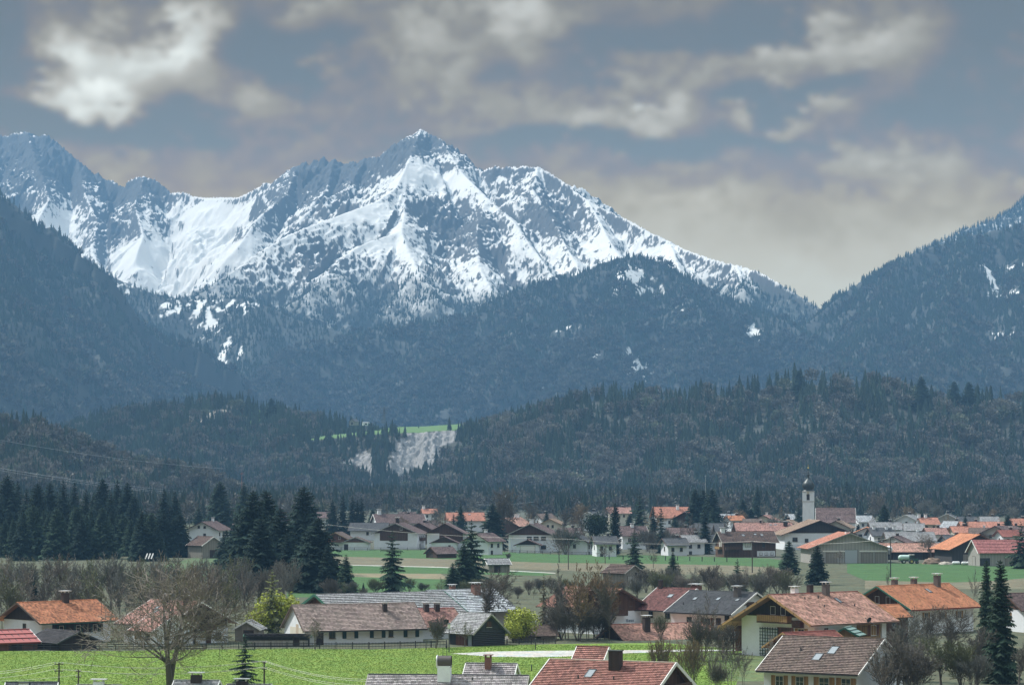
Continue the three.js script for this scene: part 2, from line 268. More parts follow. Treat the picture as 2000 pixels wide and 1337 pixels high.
// ---------- forested ranges before it ----------
function woods(o) {
  const r = makeRange({ slope: o.slope, back: o.back ?? .8, near: o.near, warp: o.warp ?? 60, fade: o.fade ?? 150, lines: o.lines, noise: o.noise });
  const m = rangeMesh(r, ...o.box.map((v) => v * (o.zoom ?? 1)), ...o.grid);
  const tex = groundTexture(m, o.tex ?? 768, o.tex ?? 768, o.ground ?? ((x, z, s) => { const n = fbm(x / 40, z / 60, 3); return [.05 + .02 * n, .055 + .02 * n, .048 + .015 * n]; }));
  struct(o.name, m.g, new THREE.MeshStandardMaterial({ map: tex, roughness: 1 }), o.label);
  return m;
}
const patchesOf = (list, K = 1) => list.map(([px, py, w, h, D0, s]) => { const D = D0 * K, p = at(px, py, D), k = D / F; return [p.x, p.y, w * k, h * k, s ?? 1]; });
const inPatch = (L, x, h) => { let v = 0; for (const [a, b, w, q, k] of L) { const d = ((x - a) / w) ** 2 + ((h - b) / q) ** 2; if (d < 4) v = Math.max(v, k * Math.exp(-d)); } return v; };
const gully = (a, b, A) => (x, z, k) => k * (ridged(x / a, z / b, 3) * A + fbm(x / 60, z / 60, 3) * 6);

// a lower forested ridge at the foot of the snow mountain
{
  const snow = patchesOf([[430, 700, 14, 42, 6764, .8], [440, 735, 10, 18, 6724, .7], [405, 620, 36, 50, 7068, .5], [200, 560, 50, 20, 7220, .55], [330, 600, 40, 26, 7144, .5], [380, 590, 14, 40, 7068, .8], [470, 690, 6, 14, 6764, .9], [380, 710, 14, 10, 6764, .7], [450, 590, 60, 10, 7068, .5], [480, 600, 10, 20, 7068, .5]]);
  const m = woods({ name: 'forested_ridge', label: 'forested ridge with snow gullies below the snow mountain on the left', near: .76, slope: .75, box: [-2000, 240, -7900, -5930], grid: [260, 220], tex: 1024,
    lines: [{ up: -7, pts: [[-260, 430, 10000], [-60, 470, 9900], [65, 492, 9800], [100, 507, 9780], [150, 510, 9740], [190, 520, 9700], [240, 542, 9660], [300, 565, 9600], [370, 579, 9540], [425, 575, 9500], [475, 575, 9450], [525, 590, 9380], [575, 615, 9300], [625, 630, 9220], [675, 640, 9150], [760, 680, 9050]] },
      { up: -7, pts: [[150, 510, 9740], [250, 610, 9300], [340, 690, 8900]] }, { up: -7, pts: [[475, 575, 9450], [500, 640, 9000], [480, 720, 8600]] }],
    noise: gully(210, 420, 34), ground: (x, z, s) => { const n = fbm(x / 30, z / 40, 4), p = inPatch(snow, x, s[0]), w = sstep(.22, .36, p + n * .5 - .12); return [lerp(.045, .78, w), lerp(.052, .78, w), lerp(.05, .76, w)]; } });
  plant('ridge_forest', 'dark conifer forest on the ridge below the snow mountain', CONS, conMat, scatter(m, 46000, 12, (x, z, s, r) => { const n = fbm(x / 30, z / 40, 4); if (r() < sstep(.20, .4, inPatch(snow, x, s[0]) + n * .5 - .12) * .95 || r() < .12) return; return [9 + r() * 8, .95 + r() * .4, conCol(r, 1)]; }));
}
// the central wooded mountain
{
  const snow = patchesOf([[1235, 535, 40, 26, 8600, .62], [1270, 560, 40, 18, 8500, .5], [1210, 560, 20, 14, 8500, .45], [1480, 640, 16, 22, 8300, .75], [1470, 658, 26, 9, 8300, .6], [1250, 722, 26, 26, 8000, .62], [1225, 690, 20, 14, 8100, .5], [1430, 670, 10, 8, 8200, .7], [1060, 770, 5, 16, 7800, .8], [1100, 640, 40, 8, 8300, .3], [980, 650, 60, 10, 8300, .25], [1310, 690, 30, 20, 8100, .35], [1330, 600, 30, 14, 8400, .3], [1150, 700, 24, 10, 8100, .35], [1400, 690, 10, 5, 8100, .5]], .78);
  const m = woods({ name: 'wooded_mountain', label: 'rounded forested mountain with small snow patches in the middle distance', near: .78, zoom: .78, slope: .66, box: [-1150, 1500, -9700, -6700], grid: [260, 250], tex: 1024,
    lines: [{ up: -7, pts: [[400, 740, 8700], [460, 720, 8700], [500, 697, 8700], [560, 680, 8700], [620, 665, 8720], [680, 655, 8740], [700, 641, 8760], [750, 627, 8780], [800, 622, 8780], [850, 622, 8760], [900, 614, 8750], [955, 583, 8760], [1010, 560, 8800], [1065, 542, 8820], [1120, 530, 8840], [1147, 519, 8850], [1175, 506, 8860], [1202, 497, 8870], [1230, 493, 8880], [1252, 493, 8880], [1285, 503, 8860], [1323, 525, 8820], [1367, 550, 8760], [1422, 575, 8680], [1477, 605, 8600], [1505, 610, 8560], [1532, 616, 8500], [1560, 636, 8420], [1640, 690, 8200]] },
      { up: -7, pts: [[900, 614, 8750], [860, 690, 8300], [820, 760, 7900]] }, { up: -7, pts: [[1230, 493, 8880], [1190, 580, 8400], [1160, 660, 8000], [1120, 740, 7650]] }, { up: -7, pts: [[1323, 525, 8820], [1380, 620, 8250], [1400, 690, 7900]] }, { up: -7, pts: [[560, 680, 8700], [540, 740, 8200], [560, 800, 7800]] }, { up: -7, pts: [[1065, 542, 8820], [1010, 640, 8300], [980, 720, 7900]] }],
    noise: gully(230, 460, 38), ground: (x, z, s) => { const n = fbm(x / 24, z / 34, 4), p = inPatch(snow, x, s[0]), w = sstep(.20, .32, p + n * .5 - .12); return [lerp(.05, .78, w), lerp(.056, .78, w), lerp(.052, .76, w)]; } });
  const dec = (x, z, h) => sstep(420, 150, h) * .5 + fbm(x / 140, z / 200, 3) * .5;  // pale broadleaf share grows downslope, lightening the foot in place of haze
  const all = scatter(m, 70000, 22, (x, z, s, r) => { const n = fbm(x / 24, z / 34, 4); if (r() < sstep(.18, .34, inPatch(snow, x, s[0]) + n * .5 - .12) * .97 || r() < .1) return; const d = dec(x, z, s[0]) > r() * .9; return d ? [11 + r() * 6, 1.2, brdCol(r, .9), 1] : [11 + r() * 8, 1 + r() * .4, conCol(r, 1)]; });
  plant('mountain_conifers', 'conifer forest covering the rounded wooded mountain', CONS, conMat, all.filter((t) => !t[6]));
  plant('mountain_broadleaf_trees', 'leafless broadleaf wood low on the rounded wooded mountain', [farBroad(7, 40, .30)], brdMat, all.filter((t) => t[6]));
}
// right side: the dark mountain and the crest behind it
{
  const snow = patchesOf([[1925, 545, 12, 50, 7300, .7], [1935, 585, 20, 18, 7200, .6], [1975, 640, 8, 40, 7000, .65], [1985, 520, 20, 8, 7300, .5], [1985, 575, 12, 12, 7200, .5], [1910, 580, 10, 10, 7200, .5], [1900, 670, 14, 14, 7000, .4]], .92);
  woods({ name: 'far_crest', label: 'distant crest rising behind the dark mountain at the right edge', slope: 1.0, box: [950, 2500, -9700, -7900], grid: [120, 100], tex: 512, lines: [{ up: -6, pts: [[1760, 500, 8600], [1824, 472, 8650], [1879, 444, 8700], [1945, 421, 8750], [1972, 406, 8780], [2000, 382, 8800], [2060, 340, 8850], [2160, 280, 8900]] }], noise: gully(150, 300, 20), ground: (x, z, s) => { const n = fbm(x / 18, z / 40, 3), w = sstep(.2, .4, n - .15 + sstep(500, 760, s[0]) * .3); return [lerp(.05, .7, w), lerp(.055, .7, w), lerp(.05, .68, w)]; } });
  const fc = makeRange({ slope: 1.0, back: .8, warp: 60, fade: 150, lines: [{ up: -6, pts: [[1760, 500, 8600], [1824, 472, 8650], [1879, 444, 8700], [1945, 421, 8750], [1972, 406, 8780], [2000, 382, 8800], [2060, 340, 8850], [2160, 280, 8900]] }], noise: gully(150, 300, 20) });
  const fm = { sample: (x, z) => { const h = fc.height(x, z); return [h, 0, .8, .6]; }, x0: 1000, x1: 1900, z0: -9000, z1: -8100 };
  plant('crest_forest', 'dark conifers on the distant crest at the right edge', CONS, conMat, scatter(fm, 12000, 32, (x, z, s, r) => (s[0] < 350 ? null : [11 + r() * 8, 1, conCol(r, .9)])));
  const m = woods({ name: 'dark_mountain', label: 'dark forested mountain with thin snow gullies filling the right edge', near: .92, zoom: .92, slope: .78, box: [350, 2500, -8400, -5200], grid: [220, 260], tex: 1024,
    lines: [{ up: -8, pts: [[1380, 745, 7000], [1440, 705, 7080], [1505, 671, 7150], [1560, 637, 7220], [1598, 606, 7280], [1637, 574, 7330], [1670, 550, 7380], [1700, 537, 7400], [1725, 522, 7420], [1758, 495, 7450], [1802, 478, 7480], [1846, 465, 7500], [1890, 454, 7520], [1945, 440, 7540], [2000, 432, 7560], [2100, 405, 7600], [2300, 380, 7650]] },
      { up: -8, pts: [[1758, 495, 7450], [1720, 600, 6900], [1660, 700, 6400], [1600, 760, 6000]] }, { up: -8, pts: [[1890, 454, 7520], [1870, 560, 6900], [1830, 660, 6400], [1800, 760, 5950]] }, { up: -8, pts: [[2050, 420, 7600], [1990, 560, 6900], [1980, 680, 6300]] }],
    noise: gully(190, 420, 34), ground: (x, z, s) => { const n = fbm(x / 20, z / 34, 4), p = inPatch(snow, x, s[0]), w = sstep(.20, .32, p + n * .5 - .12); return [lerp(.05, .76, w), lerp(.056, .76, w), lerp(.052, .74, w)]; } });
  const all = scatter(m, 60000, 42, (x, z, s, r) => { const n = fbm(x / 20, z / 34, 4); if (r() < sstep(.18, .34, inPatch(snow, x, s[0]) + n * .5 - .12) * .97 || r() < .08) return; const d = sstep(330, 100, s[0]) * .5 + fbm(x / 140, z / 200, 3) * .5 > r() * .9; return d ? [11 + r() * 6, 1.2, brdCol(r, .9), 1] : [12 + r() * 9, 1 + r() * .4, conCol(r, 1)]; });  // more pale broadleaf crowns low down, their colour standing in for foot haze
  plant('dark_mountain_conifers', 'conifer forest covering the dark mountain at the right edge', CONS, conMat, all.filter((t) => !t[6]));
  plant('dark_mountain_broadleaf_trees', 'leafless broadleaf wood low on the dark mountain at the right edge', [farBroad(8, 40, .30)], brdMat, all.filter((t) => t[6]));
}
// left side: the steep dark slope
{
  const m = woods({ name: 'steep_slope', label: 'steep dark forested mountainside falling from the left edge', near: .93, zoom: .93, slope: 1.0, box: [-2300, -350, -7700, -4700], grid: [200, 250],
    lines: [{ up: -8, pts: [[-300, 160, 6600], [-120, 290, 6650], [0, 408, 6700], [50, 462, 6700], [100, 532, 6680], [150, 581, 6650], [200, 616, 6600], [250, 651, 6550], [300, 698, 6480], [350, 731, 6420], [400, 757, 6360], [460, 790, 6280], [540, 830, 6200]] },
      { up: -8, pts: [[0, 408, 6700], [40, 560, 6200], [60, 680, 5700]] }, { up: -8, pts: [[150, 581, 6650], [190, 680, 6150], [200, 760, 5750]] }, { up: -8, pts: [[-160, 300, 6650], [-60, 500, 6000], [-40, 650, 5500]] }],
    noise: gully(170, 380, 30) });
  const all = scatter(m, 62000, 52, (x, z, s, r) => { if (r() < .06) return; const d = sstep(330, 100, s[0]) * .5 + fbm(x / 140, z / 200, 3) * .5 > r() * .9; return d ? [11 + r() * 6, 1.2, brdCol(r, .9), 1] : [12 + r() * 9, 1 + r() * .4, conCol(r, .9)]; });  // paler broadleaf wood mixed in lower, imitating brighter haze toward the base
  plant('slope_conifers', 'conifer forest covering the steep mountainside at the left edge', CONS, conMat, all.filter((t) => !t[6]));
  plant('slope_broadleaf_trees', 'leafless broadleaf wood low on the steep mountainside at the left edge', [farBroad(9, 40, .30)], brdMat, all.filter((t) => t[6]));
}
// the wooded hill on the right, nearest of the heights
let hillMesh, knollMesh, bankMesh;
{
  const up = -22;
  const m = hillMesh = woods({ name: 'wooded_hill', label: 'long wooded hill behind the village on the right', slope: .42, back: .35, warp: 40, box: [-420, 1050, -4100, -2550], grid: [220, 180],
    lines: [{ up, pts: [[800, 840, 3550], [900, 832, 3480], [955, 820, 3430], [1010, 806, 3390], [1065, 788, 3350], [1120, 767, 3310], [1175, 756, 3280], [1230, 753, 3260], [1285, 754, 3240], [1301, 768, 3230], [1340, 761, 3220], [1378, 748, 3210], [1422, 750, 3200], [1450, 743, 3190], [1505, 732, 3180], [1560, 722, 3170], [1615, 731, 3160], [1670, 731, 3150], [1725, 733, 3140], [1752, 750, 3130], [1780, 758, 3120], [1835, 772, 3110], [1890, 774, 3100], [1929, 758, 3090], [1972, 766, 3080], [2000, 768, 3070], [2200, 790, 3040]] },
      { up, pts: [[1120, 767, 3310], [1080, 850, 3050], [1050, 930, 2800]] }, { up, pts: [[1378, 748, 3210], [1350, 850, 2950], [1320, 930, 2700]] }, { up, pts: [[1615, 731, 3160], [1600, 850, 2900], [1580, 930, 2650]] }, { up, pts: [[1850, 772, 3110], [1850, 860, 2850], [1860, 930, 2650]] }, { up, pts: [[955, 820, 3430], [900, 900, 3100], [860, 950, 2900]] }],
    noise: gully(110, 220, 9) });
  const bare = patchesOf([[800, 900, 55, 45, 3180, 1.4], [860, 870, 40, 30, 3250, 1.2], [700, 905, 40, 30, 3180, 1]]);
  const all = scatter(m, 30000, 62, (x, z, s, r) => { if (r() < inPatch(bare, x, s[0]) * 1.4 || r() < .05) return; const d = fbm(x / 75, z / 130, 3) * .8 + sstep(110, 40, s[0]) * .15 + .12 > r() * .8; return d ? [11 + r() * 7, 1.35, brdCol(r, 1.4), 1] : [13 + r() * 10, 1 + r() * .35, conCol(r, 1.25)]; });  // hill tree colours lifted to imitate haze paling the slope
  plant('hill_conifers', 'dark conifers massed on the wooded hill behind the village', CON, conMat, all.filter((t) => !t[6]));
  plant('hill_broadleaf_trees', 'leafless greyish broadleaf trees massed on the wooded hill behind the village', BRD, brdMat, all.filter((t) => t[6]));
}
// the wooded knoll on the left of the gap
{
  const up = -20;
  const m = knollMesh = woods({ name: 'wooded_knoll', label: 'lower wooded knoll left of the gap with pale clearings', slope: .40, back: .4, warp: 30, box: [-620, -100, -4200, -3000], grid: [160, 150],
    lines: [{ up, pts: [[60, 850, 3800], [115, 830, 3780], [150, 820, 3760], [200, 798, 3740], [225, 790, 3730], [300, 785, 3700], [375, 775, 3680], [415, 768, 3660], [450, 764, 3640], [480, 770, 3630], [495, 782, 3620], [550, 790, 3600], [600, 800, 3580], [640, 805, 3560], [665, 815, 3540], [700, 826, 3520]] },
      { up, pts: [[415, 768, 3660], [380, 850, 3350], [360, 920, 3100]] }, { up, pts: [[550, 790, 3600], [570, 860, 3300], [580, 930, 3080]] }, { up, pts: [[225, 790, 3730], [230, 860, 3450], [240, 920, 3250]] }],
    noise: gully(100, 200, 8), ground: (x, z, s) => { const n = fbm(x / 20, z / 30, 3), p = inPatch(patchesOf([[410, 806, 24, 12, 3480, 1], [350, 824, 40, 10, 3420, 1], [590, 880, 40, 14, 3250, .5], [610, 862, 14, 14, 3280, .6]]), x, s[0]), w = sstep(.3, .5, p + n * .3), g = Math.abs(x + 295) < 14 && s[0] > 70 ? 1 : 0; return g ? [.07, .14, .04] : [lerp(.06, .30, w), lerp(.06, .27, w), lerp(.05, .23, w)]; } });
  const bare = patchesOf([[410, 806, 24, 12, 3480, 1.2], [350, 824, 40, 10, 3420, 1.2], [505, 796, 14, 9, 3600, 1.3], [590, 880, 40, 10, 3250, .7]]);
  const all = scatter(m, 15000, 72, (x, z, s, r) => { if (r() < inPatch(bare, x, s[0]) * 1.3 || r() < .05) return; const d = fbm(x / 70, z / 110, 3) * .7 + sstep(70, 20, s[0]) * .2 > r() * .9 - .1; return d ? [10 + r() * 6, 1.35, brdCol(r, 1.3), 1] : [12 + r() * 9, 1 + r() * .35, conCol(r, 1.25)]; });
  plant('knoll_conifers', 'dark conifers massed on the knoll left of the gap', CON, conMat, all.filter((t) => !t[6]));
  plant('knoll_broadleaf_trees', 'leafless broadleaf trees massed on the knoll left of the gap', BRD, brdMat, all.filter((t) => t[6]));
}
// the saddle: a meadow terrace ending in a pale eroded scarp
{
  const top = [[560, 862], [640, 856], [700, 850], [760, 845], [820, 843], [880, 839], [930, 835], [1000, 828]];
  const T = (x) => { const px = 1000 + x / 3330 * F; let y = top[0][1]; for (let i = 1; i < top.length; i++) if (px > top[i - 1][0]) y = lerp(top[i - 1][1], top[i][1], clamp((px - top[i - 1][0]) / (top[i][0] - top[i - 1][0]))); return at(px, y, 3330).y; };
  const edge = (x) => -3330 + 16 * n2(x / 45, 3) + 8 * n2(x / 14, 9);
  const r = { height: (x, z) => { const e = edge(x), d = z - e, t = T(x); return d < 0 ? t + Math.min(-d, 260) * .036 : t - d * (.52 + .10 * n2(x / 34, 5)) - (ridged(x / 26, z / 22, 4) * 5.5 + fbm(x / 7, z / 6, 3) * 2.2) * Math.min(1, d / 10); } };
  const m = rangeMesh(r, -255, 10, -3700, -3150, 240, 260);
  const pale = patchesOf([[695, 914, 38, 20, 3225, 1.2], [706, 896, 18, 14, 3250, 1.1], [840, 866, 52, 24, 3290, 1.3], [806, 892, 44, 26, 3255, 1.25], [776, 916, 28, 18, 3225, 1.15], [878, 848, 22, 14, 3315, 1.2]]);
  const dark = patchesOf([[738, 900, 10, 60, 3240, 1.6]]);
  const isPale = (x, h, n) => sstep(.30, .46, inPatch(pale, x, h) - inPatch(dark, x, h) + n * .45);
  const tex = groundTexture(m, 1024, 1024, (x, z, s) => { const n = fbm(x / 14, z / 20, 4), f = z > edge(x) + 1, w = f ? isPale(x, s[0], n) : 0, v = 1 + .4 * fbm(x / 9, z / 7, 4) + .25 * fbm(x / 2.5, z / 3, 2); return f ? [lerp(.07, .25 * v, w), lerp(.07, .245 * v, w), lerp(.055, .24 * v, w)] : [.085 + .02 * n, .165 + .02 * n, .045]; });
  struct('eroded_scarp', m.g, new THREE.MeshStandardMaterial({ map: tex, roughness: 1 }), 'pale eroded scarp under a green terrace in the gap between the wooded hills');
  const all = scatter(m, 5200, 82, (x, z, s, r) => { const f = z - edge(x), n = fbm(x / 14, z / 20, 4); if (f < -4) return; if (f > 2 && r() < isPale(x, s[0], n) * 1.1) return; if (f < 4 && fbm(x / 22, 4, 2) < .15) return; return [9 + r() * 9, 1.05 + r() * .3, conCol(r, 1.2)]; });
  plant('scarp_conifers', 'dark conifers growing round the pale eroded scarp', CON, conMat, all);
}
// the bank falling from the left edge
{
  const up = -24;
  const m = bankMesh = woods({ name: 'wooded_bank', label: 'wooded bank falling from the left edge behind the spruce grove', slope: .58, back: .6, warp: 20, box: [-620, -180, -2900, -2050], grid: [140, 140],
    lines: [{ up, pts: [[-200, 780, 2560], [0, 806, 2540], [60, 806, 2520], [80, 824, 2510], [120, 840, 2500], [160, 850, 2490], [200, 866, 2480], [225, 880, 2470], [275, 896, 2450], [340, 896, 2430], [380, 904, 2410], [415, 924, 2390], [445, 940, 2380], [480, 955, 2370]] }, { up, pts: [[60, 806, 2520], [70, 890, 2340], [80, 940, 2200]] }, { up, pts: [[225, 880, 2470], [230, 930, 2300]] }],
    noise: gully(80, 160, 5) });
  const all = scatter(m, 11000, 92, (x, z, s, r) => { if (r() < .1) return; const d = fbm(x / 60, z / 90, 3) * .7 + .42 > r() * .95; return d ? [9 + r() * 6, 1.4, brdCol(r, 1.3), 1] : [11 + r() * 8, 1 + r() * .35, conCol(r, 1.15)]; });
  plant('bank_conifers', 'dark conifers on the wooded bank at the left edge', CON, conMat, all.filter((t) => !t[6]));
  plant('bank_broadleaf_trees', 'leafless broadleaf trees on the wooded bank at the left edge', BRD, brdMat, all.filter((t) => t[6]));
}

// ================= the valley floor =================
const inPoly = (P, x, z) => { let c = false; for (let i = 0, j = P.length - 1; i < P.length; j = i++) if ((P[i].z > z) !== (P[j].z > z) && x < (P[j].x - P[i].x) * (z - P[i].z) / (P[j].z - P[i].z) + P[i].x) c = !c; return c; };
function tileTexture(w, h, fn, srgb = true) { const d = new Uint8Array(w * h * 4), enc = (v) => { v = clamp(v); return 255 * (srgb ? (v <= .0031308 ? v * 12.92 : 1.055 * Math.pow(v, 1 / 2.4) - .055) : v); }; for (let j = 0, k = 0; j < h; j++) for (let i = 0; i < w; i++, k += 4) { const c = fn(i / w, j / h, i, j); d[k] = enc(c[0]); d[k + 1] = enc(c[1]); d[k + 2] = enc(c[2]); d[k + 3] = 255; } const t = new THREE.DataTexture(d, w, h); if (srgb) t.colorSpace = THREE.SRGBColorSpace; t.magFilter = t.minFilter = THREE.LinearFilter; t.wrapS = t.wrapT = THREE.RepeatWrapping; t.needsUpdate = true; return t; }
const tn = (u, v, f, seed, o = 4) => { let s = 0, a = .5, n = 0; for (let i = 0; i < o; i++) { const A = u * 2 * Math.PI, B = v * 2 * Math.PI, q = f / 6.283; s += a * n3(Math.cos(A) * q + Math.cos(B) * q * .7 + seed, Math.sin(A) * q + seed * .3, Math.sin(B) * q + Math.cos(B) * q * .3); n += a; a *= .55; f *= 2; } return s / n; };   // noise that repeats without a seam
const grassTex = (r, g, b, seed, con = .35, mown = 0) => tileTexture(512, 512, (u, v) => { const n = tn(u, v, 6, seed) * con + tn(u, v, 60, seed + 5, 2) * con * .9, m = tn(u, v, 12, seed + 9, 3); const k = 1 + n + (mown ? mown * tn(.3, v, 34, 44, 2) : 0); return [r * k * (1 + m * .25), g * k, b * k * (1 - m * .1)]; });
function ground(name, mat, pts, lift, label, kind) {         // a flat sheet whose outline is given where it lies on the valley floor
  const P = pts.map(([a, b]) => gnd(a, b)), sh = new THREE.Shape(P.map((p) => new THREE.Vector2(p.x, -p.z))), g = new THREE.ShapeGeometry(sh), a = g.attributes.position, uv = [];
  for (let i = 0; i < a.count; i++) uv.push(a.getX(i) / 40, a.getY(i) / 40);
  g.setAttribute('uv', new THREE.Float32BufferAttribute(uv, 2)); g.rotateX(-Math.PI / 2); g.translate(0, lift, 0); g.computeVertexNormals();
  const m = part(name, g, mat); tag(m, label, null, null, kind ?? 'structure'); return P;
}
const bump = tileTexture(256, 256, (u, v) => { const k = .5 + .5 * tn(u, v, 40, 3, 3); return [k, k, k]; }, false);
const GM = (t) => new THREE.MeshStandardMaterial({ map: t, roughness: 1, bumpMap: bump, bumpScale: .5 });
{
  const g = new THREE.PlaneGeometry(9000, 11600, 70, 85); g.rotateX(-Math.PI / 2); g.translate(0, 0, -5300);
  const p = g.attributes.position, uv = []; for (let i = 0; i < p.count; i++) { uv.push(p.getX(i) / 60, p.getZ(i) / 60); } g.setAttribute('uv', new THREE.Float32BufferAttribute(uv, 2));
  struct('valley_ground', g, GM(grassTex(.078, .085, .048, 1, .4)), 'flat valley floor of dull early spring grass');
}
const meadowMat = GM(grassTex(.155, .24, .032, 2, .1, .16)), fieldMat = GM(grassTex(.045, .112, .03, 3, .3)), field2Mat = GM(grassTex(.075, .12, .05, 8, .3)), tanMat = GM(grassTex(.21, .18, .11, 4, .3)), tan2Mat = GM(grassTex(.15, .135, .085, 5, .35)), gravelMat = GM(grassTex(.46, .45, .42, 6, .3)), villageMat = GM(grassTex(.085, .092, .066, 7, .35));
const meadowP = ground('near_meadow', meadowMat, [[-80, 1271], [230, 1271], [400, 1268], [560, 1266], [720, 1268], [880, 1264], [1010, 1259], [1120, 1257], [1300, 1255], [1460, 1270], [1440, 1330], [1400, 1480], [-200, 1480]], .012, 'bright green meadow in the foreground');
const gravelP = ground('gravel_area', gravelMat, [[880, 1276], [960, 1272], [1060, 1270.5], [1200, 1269.5], [1330, 1268.5], [1460, 1268.5], [1462, 1270.5], [1330, 1272.5], [1200, 1276], [1140, 1281], [1040, 1283], [960, 1282]], .02, 'pale gravel patch and drive at the edge of the near meadow');
ground('village_ground', villageMat, [[600, 1071], [900, 1073], [1300, 1080], [1560, 1096], [1800, 1098], [2100, 1104], [2200, 1000], [1700, 985], [600, 990]], .012, 'bare grey green ground between the village houses');
const f1 = ground('green_field', fieldMat, [[640, 1073], [900, 1074], [1110, 1083], [1260, 1084], [1500, 1090], [1545, 1096], [1545, 1110], [1440, 1104], [1250, 1100], [1080, 1099], [860, 1091], [640, 1086]], .016, 'green field strip before the village houses');
ground('dry_strip', tan2Mat, [[640, 1086], [860, 1091], [1080, 1099], [1250, 1100], [1440, 1104], [1545, 1110], [1545, 1122], [1250, 1121], [1080, 1113], [860, 1107], [640, 1102]], .014, 'dull tan strip of last year grass across the fields');
ground('field_track', gravelMat, [[640, 1101.6], [860, 1106.6], [1085, 1118.4], [1085, 1119.6], [860, 1108], [640, 1102.8]], .022, 'pale farm track across the fields');
ground('green_field', fieldMat, [[640, 1103], [860, 1108], [1085, 1119.5], [1060, 1124], [860, 1120], [640, 1119]], .016, 'green field strip just beyond the farm track');
ground('dry_strip', tanMat, [[640, 1119], [860, 1120], [880, 1131], [780, 1129], [640, 1125]], .014, 'light tan strip between two green fields');
ground('green_field', fieldMat, [[560, 1128], [640, 1124], [780, 1129], [880, 1131], [900, 1146], [860, 1166], [560, 1166]], .016, 'green field behind the long grey roofed farm');
ground('green_field', fieldMat, [[1655, 1099], [1900, 1101], [2080, 1103], [2080, 1122], [1930, 1135], [1860, 1137], [1690, 1133], [1655, 1118]], .016, 'green field before the barns on the right');
ground('dry_strip', tan2Mat, [[1690, 1133], [1860, 1137], [1930, 1135], [2080, 1122], [2080, 1150], [1690, 1150]], .014, 'tan field edge before the barns on the right');
ground('green_field', field2Mat, [[260, 1120], [380, 1088], [440, 1088], [440, 1120], [420, 1150], [260, 1150]], .016, 'dull green pasture below the grey barn on the left');
ground('garden_lawn', GM(grassTex(.105, .14, .05, 12, .3)), [[1380, 1274], [1560, 1276], [1600, 1330], [1390, 1330]], .018, 'lawn before the white chalet');
{                                                            // grass standing in the near meadow
  const r = rng(77), b = new TB();
  for (let i = 0; i < 5; i++) { const a = r() * 6.28, l = .10 + r() * .12, x = (r() - .5) * .3, z = (r() - .5) * .3; b.tri(V(x - .05 * Math.cos(a), 0, z - .05 * Math.sin(a)), V(x + .05 * Math.cos(a), 0, z + .05 * Math.sin(a)), V(x + (r() - .5) * .2, l, z + (r() - .5) * .2)); }
  const g = b.geo(), list = [];
  for (let i = 0; i < 130000; i++) { const z = -lerp(430, 562, r()), x = lerp(-95, 40, r()); if (!inPoly(meadowP, x, z) || inPoly(gravelP, x, z + .4)) continue; const cl = fbm(x / 70, z / 4, 3) * .8 + fbm(x / 9, z / 9, 2) * .2; const k = 1 + cl * .3 + (r() - .5) * .12; list.push([x, .012, z, .3 + r() * .35, 1, C(.155 * k * (.9 + r() * .2), .24 * k, .032 * k)]); }
  plant('meadow_grass', 'short grass standing in the near meadow', [g], new THREE.MeshStandardMaterial({ roughness: 1, side: THREE.DoubleSide }), list);
  scene.children[scene.children.length - 1].userData.category = 'grass';
}
// woods on the valley floor under the hill
{
  const r = rng(99), all = [];
  for (let i = 0; i < 13000; i++) {
    const D = lerp(1550, 3000, Math.pow(r(), .85)), x = (r() - .5) * D * .36, px = 1000 + x / D * F;
    const dens = px < 640 ? sstep(1500, 1700, D) * .8 : px < 1050 ? sstep(1950, 2200, D) : sstep(1800, 1950, D) * .9;
    if (r() > dens || fbm(x / 90, D / 120, 2) < -.25) continue;
    const d = r() < .45; all.push([x, -.3, -D, ...(d ? [8 + r() * 6, 1.4, brdCol(r, 1.2), 1] : [11 + r() * 8, 1 + r() * .35, conCol(r, 1.2)])]);
  }
  plant('valley_conifers', 'dark conifers on the valley floor under the wooded hill', CON, conMat, all.filter((t) => !t[6]));
  plant('valley_broadleaf_trees', 'leafless trees on the valley floor under the wooded hill', BRD, brdMat, all.filter((t) => t[6]));
}
// ================= building materials =================
function cellTexture(n, seed, spread, odd, oddGain, rows = 0) {     // one shade per roof tile, n x n tiles, with lichen and dirt patches
  const r = rng(seed), cell = []; for (let i = 0; i < n * n; i++) cell.push((1 - spread / 2 + r() * spread) * (r() < odd ? oddGain : 1));
  const S = 512, k = n / S; return tileTexture(S, S, (u, v, i, j) => { const a = Math.floor(i * k), b = Math.floor(j * k); let c = .62 * cell[b * n + a] * (1 + .22 * tn(u, v, 5, seed, 3)); if (rows) c *= 1 - rows * .5 + rows * (((b * 7919) % 5) / 4); return [c, c * (1 + .05 * tn(u, v, 9, seed + 3, 2)), c]; });
}
const TILES = { worn: cellTexture(48, 3, .7, .16, .5), speck: cellTexture(48, 4, .6, .34, 1.6), fine: cellTexture(48, 5, .45, .10, .6), rough: cellTexture(64, 6, .9, .18, 1.4, .25) };
const tileBump = tileTexture(256, 256, (u, v) => { const a = (u * 32) % 1, c = .5 + .5 * Math.sin(a * 6.283); return [c, c, c]; }, false);
for (const t of [...Object.values(TILES)]) { t.repeat.set(1 / 16, 1 / 20); }
tileBump.repeat.set(1 / 8, 1 / 8);
const ROOF = (r, g, b, t = 'worn', rough = .85) => new THREE.MeshStandardMaterial({ color: C(r / .62, g / .62, b / .62), map: TILES[t], bumpMap: tileBump, bumpScale: .05, roughness: rough });
